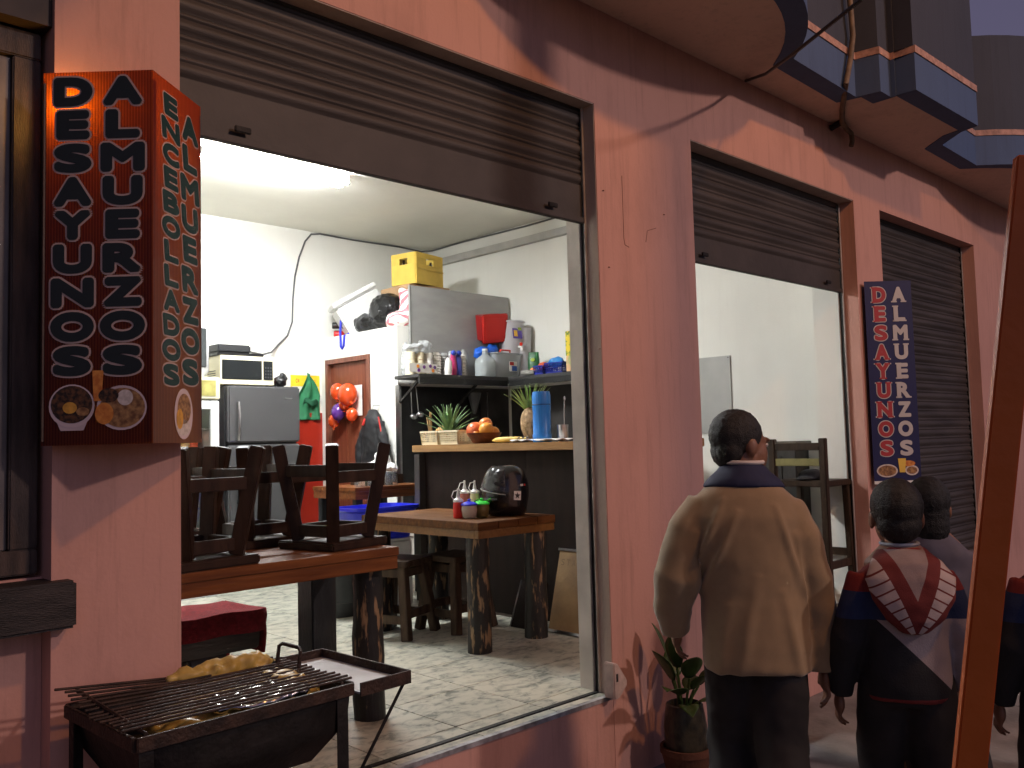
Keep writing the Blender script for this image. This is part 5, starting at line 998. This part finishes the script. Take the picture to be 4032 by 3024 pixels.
for s in (-1,1):
    for z in (.04,.14,.24,.34): MB().b(-.16,.16,s*.13-.008,s*.13+.008,z-.04,z+.04).build('slat',CRW,cd); MB().b(s*.168-.008,s*.168+.008,-.12,.12,z-.04,z+.04).build('slat',CRW,cd)
    for t_ in (-1,1): MB().b(s*.15-.01,s*.15+.01,t_*.115-.006,t_*.115+.006,0,.38).build('corner_post',CRW,cd)
MB().b(-.15,.15,-.12,.12,.001,.012).build('base',CRW,cd)

# ================================================================== PEOPLE
SKIN=M('skin_brown',(.20,.095,.055),.5,var=.12,vs=20); HAIR=M('hair_black',(.008,.007,.006),.6,var=.4,vs=80,bump=.5,bs=260)
EYEW=M('eye_white',(.7,.68,.65),.3,var=0)
def rot2(p,a): return (p[0]*math.cos(a)-p[1]*math.sin(a),p[0]*math.sin(a)+p[1]*math.cos(a),p[2])
def person(label,loc,rz,H,yaw,arms,legs,hand_pts=True,hs=1.0,hair_len=0,shoulder=.19,vox=.007):
    """arms: {side:(shoulder,elbow,wrist)}; legs: {side:(hip,knee,ankle)}; returns root"""
    p=thing('person',label,'person',loc,rz); k=H/1.67
    mb=MB(); hc=Vector((0,.015*k,H-.115*hs))
    T=Matrix.Translation(hc)@Matrix.Rotation(yaw,4,'Z')@Matrix.Scale(hs,4)
    mb.T=T
    mb.ell((0,-.012,.022),(.074,.094,.092)); mb.ell((0,.034,-.032),(.062,.064,.078)); mb.ell((0,.045,-.082),(.040,.040,.032))
    mb.ell((0,.094,-.024),(.012,.014,.022)); mb.ell((0,.088,.018),(.05,.012,.012)); mb.ell((0,.084,-.062),(.024,.012,.010)); mb.ell((-.076,-.005,-.012),(.010,.022,.032)); mb.ell((.076,-.005,-.012),(.010,.022,.032))
    mb.T=Matrix.Identity(4)
    mb.tube([(0,-.03*k,H-.34*k),(0,-.015*k,H-.26*k),(0,-.005,H-.17*k)],[.075*k,.058*k,.055*k],14)
    mb.loft([(0,0,.86*k,.145*k,.10*k),(0,0,1.0*k,.135*k,.095*k),(0,0,1.2*k,.155*k,.105*k),(0,-.01,1.33*k,.15*k,.09*k),(0,-.02,1.40*k,.08*k,.07*k)],18)
    for s,(a,b_,c) in arms.items():
        a,b_,c=Vector(a),Vector(b_),Vector(c); mb.tube([a,a.lerp(b_,.5),b_,b_.lerp(c,.5),c],[.05*k,.046*k,.040*k,.036*k,.027*k],12)
        d=(c-b_).normalized(); out=Vector((s,0,0)); fw=Vector((0,1,0)); hd=c+d*.05*k
        mb.ell(hd,(.022*k,.040*k,.048*k))
        for f in range(4):
            base=hd+d*.035*k+fw*(.030-.020*f)*k; L=(.065,.075,.072,.056)[f]*k; curl=-out*.012*k*(1+f*.2)
            mb.tube([base,base+d*L*.5,base+d*L*.85+curl,base+d*L*1.05+curl*2.2],[.0095*k,.0092*k,.0085*k,.0068*k],8)
        tb_=hd-d*.01*k+fw*.036*k; mb.tube([tb_,tb_+fw*.022*k+d*.022*k-out*.006,tb_+fw*.028*k+d*.052*k-out*.012],[.012*k,.0105*k,.008*k],8)
    for s,(a,b_,c) in legs.items():
        a,b_,c=Vector(a),Vector(b_),Vector(c); mb.tube([a,a.lerp(b_,.5),b_,b_.lerp(c,.35),c],[.085*k,.072*k,.052*k,.050*k,.034*k],14); mb.ell((c.x,c.y+.06*k,c.z-.035*k),(.042*k,.115*k,.036*k))
    organic(mb,'body',SKIN,p,vox,4)
    hb=MB(); hb.T=T; hb.ell((0,-.022,.034),(.083,.098,.092)); hb.ell((0,-.055,-.02),(.070,.055,.065))
    if hair_len: hb.ell((0,-.06,-.06),(.07,.05,.09))
    organic(hb,'hair',HAIR,p,.006,2,folds=.008,fscale=.010)
    for s in (-1,1):
        e=MB(); e.T=T; e.ell((s*.028,.082,.0),(.011,.008,.007),10,6); e.build('eye',EYEW,p,smooth=True)
    return p
def trousers(p,legs,k,mat,waist,fold=.03,cx=0):
    mb=MB(); mb.loft([(cx,0,waist-.16*k,.148*k,.115*k),(cx,0,waist-.03*k,.145*k,.11*k),(cx,0,waist,.14*k,.105*k)],20)
    for s,(a,b_,c) in legs.items(): a,b_,c=Vector(a),Vector(b_),Vector(c); mb.tube([a+Vector((0,0,.02)),a.lerp(b_,.5),b_,b_.lerp(c,.5),c+Vector((0,0,.0))],[.105*k,.105*k,.095*k,.090*k,.085*k],16)
    organic(mb,'trousers',mat,p,.013,4,folds=fold,fscale=.12)
def shoes(p,legs,k,mat):
    for s,(a,b_,c) in legs.items(): mb=MB(); mb.ell((c[0],c[1]+.06*k,c[2]-.035*k),(.05*k,.13*k,.044*k)); mb.ell((c[0],c[1]-.01,c[2]),(.05*k,.06*k,.05*k)); organic(mb,'shoe',mat,p,.01,3)

# man
def drape(c):
    s=abs(c.x); g=0
    if c.y<.06:
        for x0,z0,sl,w,a in ((-.10,1.32,-.35,.013,.017),(-.05,1.28,-.42,.012,.016),(-.13,1.24,-.3,.012,.014),(.17,1.2,.12,.014,.018),(-.18,1.2,-.12,.014,.016),(.02,1.05,-.2,.022,.010),(.12,1.0,.18,.018,.012),(-.08,.95,-.12,.02,.010),(.10,1.3,.3,.013,.014)):
            d=(c.x-x0)-sl*(z0-c.z)*-1 if 0 else (c.x-x0)+sl*-1*(z0-c.z)
            if c.z<z0+.03: g+=a*math.exp(-(d/w)**2)*max(0,1-abs(z0-.16-c.z)/.26)
    return g+.0018*math.sin(c.z*52+c.x*9)*(1 if s>.21 else .2)
k=1.0; A={-1:((-.13,-.015,1.29),(-.255,-.03,1.06),(-.245,.08,.87)),1:((.13,-.015,1.29),(.232,.0,1.05),(.275,.03,.75))}
Lg={-1:((-.045,0,.86),(-.04,.12,.46),(-.045,-.02,.08)),1:((.115,0,.86),(.11,-.02,.46),(.115,-.22,.12))}
man=person('man in tan fleece jacket and dark trousers walking past the middle opening',(-.37,-.92,ZS),rad(-50),1.67,rad(-64),A,Lg,hs=1.08)
mb=MB(); mb.loft([(.035,0,.73,.192,.14),(.035,0,.82,.192,.145),(.02,0,1.0,.182,.145),(.0,-.01,1.18,.195,.15),(0,-.02,1.28,.205,.14),(0,-.025,1.355,.175,.115),(0,-.02,1.42,.105,.09),(0,-.015,1.455,.072,.072)],28,p=2.3)
mb.tube([(-.135,-.02,1.315),(-.205,-.03,1.22),(-.262,-.035,1.06),(-.268,.02,.95),(-.25,.08,.85)],[.080,.082,.074,.068,.058],18)
mb.tube([(.135,-.02,1.315),(.19,-.02,1.21),(.238,.0,1.05),(.262,.015,.90),(.285,.03,.73)],[.080,.084,.076,.070,.060],18)
JK=M('tan_fleece',(.27,.185,.10),.95,var=.05,vs=22,bump=.12,bs=400); JK.node_tree.nodes['Principled BSDF'].inputs['Sheen Weight'].default_value=.35
organic(mb,'jacket',JK,man,.010,6,folds=.006,fscale=.10,fdepth=1,fn=drape)
mb=MB(); mb.loft([(0,-.022,1.385,.155,.112),(0,-.02,1.415,.135,.108),(0,-.012,1.45,.095,.09),(0,-.005,1.472,.078,.079)],24); organic(mb,'jacket_collar',M('navy_collar',(.012,.016,.05),.8,var=.2),man,.008,2)
mb=MB(); mb.tube([(.074*math.cos(a),-.006+.076*math.sin(a),1.482+.006*math.sin(a)) for a in [2*PI*i/24 for i in range(25)]],.008,8); mb.build('shirt_collar',M('shirt_white',(.62,.55,.50),.8,var=.1),man,smooth=True)
TRK=M('black_trousers',(.014,.012,.012),.85,var=.3,vs=8); trousers(man,Lg,1.0,TRK,.92,cx=.035); shoes(man,Lg,1.0,M('black_shoe',(.012,.011,.011),.4,var=.2))

man.rotation_euler=(rad(-3),rad(1.5),rad(-50))
# boy in striped hooded jacket
def MX(t,op,a,b=None):
    n=t.nodes.new('ShaderNodeMath'); n.operation=op
    for i,v in enumerate((a,b)):
        if v is None: continue
        if isinstance(v,(int,float)): n.inputs[i].default_value=v
        else: t.links.new(v,n.inputs[i])
    return n.outputs[0]
def panel_mat(name, layers, base):
    m=bpy.data.materials.new(name); m.use_nodes=True; t=m.node_tree; b=t.nodes['Principled BSDF']; b.inputs['Roughness'].default_value=.85
    g=t.nodes.new('ShaderNodeTexCoord'); s=t.nodes.new('ShaderNodeSeparateXYZ'); t.links.new(g.outputs['Object'],s.inputs[0]); x,y,z=s.outputs
    cur=t.nodes.new('ShaderNodeRGB'); cur.outputs[0].default_value=(*base,1); cur=cur.outputs[0]
    for cond,c in layers:
        f=cond(t,x,y,z); mx=t.nodes.new('ShaderNodeMixRGB'); t.links.new(f,mx.inputs[0]); t.links.new(cur,mx.inputs[1]); mx.inputs[2].default_value=(*c,1); cur=mx.outputs[0]
    t.links.new(cur,b.inputs['Base Color']); n=t.nodes.new('ShaderNodeTexNoise'); n.inputs['Scale'].default_value=90; bp=t.nodes.new('ShaderNodeBump'); bp.inputs['Strength'].default_value=.3; bp.inputs['Distance'].default_value=.005; t.links.new(n.outputs['Fac'],bp.inputs['Height']); t.links.new(bp.outputs[0],b.inputs['Normal']); return m
AND=lambda t,a,b: MX(t,'MULTIPLY',a,b)
HOODIE=panel_mat('panelled_hoodie',[
  (lambda t,x,y,z: AND(t,MX(t,'LESS_THAN',MX(t,'ABSOLUTE',x),.21),AND(t,MX(t,'LESS_THAN',z,.93),MX(t,'GREATER_THAN',MX(t,'ADD',z,MX(t,'MULTIPLY',x,1.0)),.81))),(.28,.23,.235)),
  (lambda t,x,y,z: MX(t,'GREATER_THAN',z,.925),(.010,.022,.075)),
  (lambda t,x,y,z: MX(t,'GREATER_THAN',z,1.02),(.17,.014,.013)),
  (lambda t,x,y,z: AND(t,MX(t,'LESS_THAN',z,.655),MX(t,'LESS_THAN',MX(t,'ABSOLUTE',x),.17)),(.15,.014,.013))],(.009,.009,.011))
def stripes(t,x,y,z):
    ax=MX(t,'ABSOLUTE',x); q=MX(t,'FRACT',MX(t,'MULTIPLY',MX(t,'ADD',z,MX(t,'MULTIPLY',ax,.55)),26))
    return AND(t,MX(t,'GREATER_THAN',q,.17),AND(t,MX(t,'GREATER_THAN',MX(t,'ADD',ax,MX(t,'MULTIPLY',MX(t,'SUBTRACT',z,.92),-.42)),.018),MX(t,'LESS_THAN',MX(t,'ADD',ax,MX(t,'MULTIPLY',MX(t,'SUBTRACT',z,.92),-.85)),.048)))
HOODM=panel_mat('striped_hood',[(stripes,(.42,.34,.33)),(lambda t,x,y,z: MX(t,'LESS_THAN',MX(t,'ADD',MX(t,'ABSOLUTE',x),MX(t,'MULTIPLY',MX(t,'SUBTRACT',z,1.0),-.42)),0.0),(.24,.18,.175))],(.12,.011,.010))
kb_=1.40/1.67
def boy(label,loc,rz,hood=True,A=None,yaw=rad(-8),jm=None,H=1.40,hl=0,tm=TRK):
    kb_=H/1.67
    A=A or {-1:((-.115,-.01,1.265*kb_),(-.205,-.03,1.02*kb_),(-.215,.05,.76*kb_)),1:((.115,-.01,1.265*kb_),(.205,-.03,1.03*kb_),(.215,.05,.78*kb_))}
    L_={-1:((-.075,0,.84*kb_),(-.08,.08,.46*kb_),(-.085,-.04,.08)),1:((.075,0,.84*kb_),(.085,-.01,.46*kb_),(.09,-.16,.10))}
    p=person(label,loc,rz,H,yaw,A,L_,hs=1.10,hair_len=hl,vox=.006)
    mb=MB(); z=lambda q:q*kb_
    mb.loft([(0,0,z(.76),.145,.11),(0,0,z(.82),.155,.12),(0,0,z(1.0),.15,.12),(0,-.01,z(1.18),.158,.115),(0,-.015,z(1.28),.15,.105),(0,-.02,z(1.335),.11,.09),(0,-.015,z(1.40),.066,.066)],26,p=2.2)
    for s in (-1,1):
        a,b_,c=[Vector(q) for q in A[s]]; mb.tube([a,a.lerp(b_,.5),b_,b_.lerp(c,.5),c],[.070,.064,.058,.052,.042],16)
    organic(mb,'jacket',jm or HOODIE,p,.010,4,folds=.014,fscale=.10,fdepth=1)
    if hood:
        mb=MB(); mb.loft([(0,-.125,.885,.045,.022),(0,-.135,.93,.095,.035),(0,-.13,1.0,.138,.045),(0,-.11,1.07,.155,.055),(0,-.07,1.125,.12,.075),(0,-.02,1.165,.078,.07)],24); organic(mb,'hood',HOODM,p,.008,3,folds=.012,fscale=.06)
        MB().tube([(.062*math.cos(a),-.01+.064*math.sin(a),1.178) for a in [2*PI*i/20 for i in range(21)]],.007,6).build('collar_trim',M('grey_collar',(.3,.32,.36),.7,var=.1),p,smooth=True)
    trousers(p,L_,kb_,tm,.90*kb_,.02); shoes(p,L_,kb_,M('black_shoe',(0,0,0))); return p
boy('boy in a dark hooded jacket with red hood and white stripes, seen from behind',(.005,-1.345,ZS),rad(-50))
boy('person in a lilac-grey top half hidden behind the striped-hood boy',(.76,-1.165,ZS),rad(-52),hood=False,jm=M('lilac_cloth',(.10,.09,.12),.8,var=.15,vs=10),H=1.37,hl=1)
boy('person in a dark striped jacket cut off by the right edge of the picture',(.27,-1.80,ZS),rad(-52),hood=True,H=1.38)
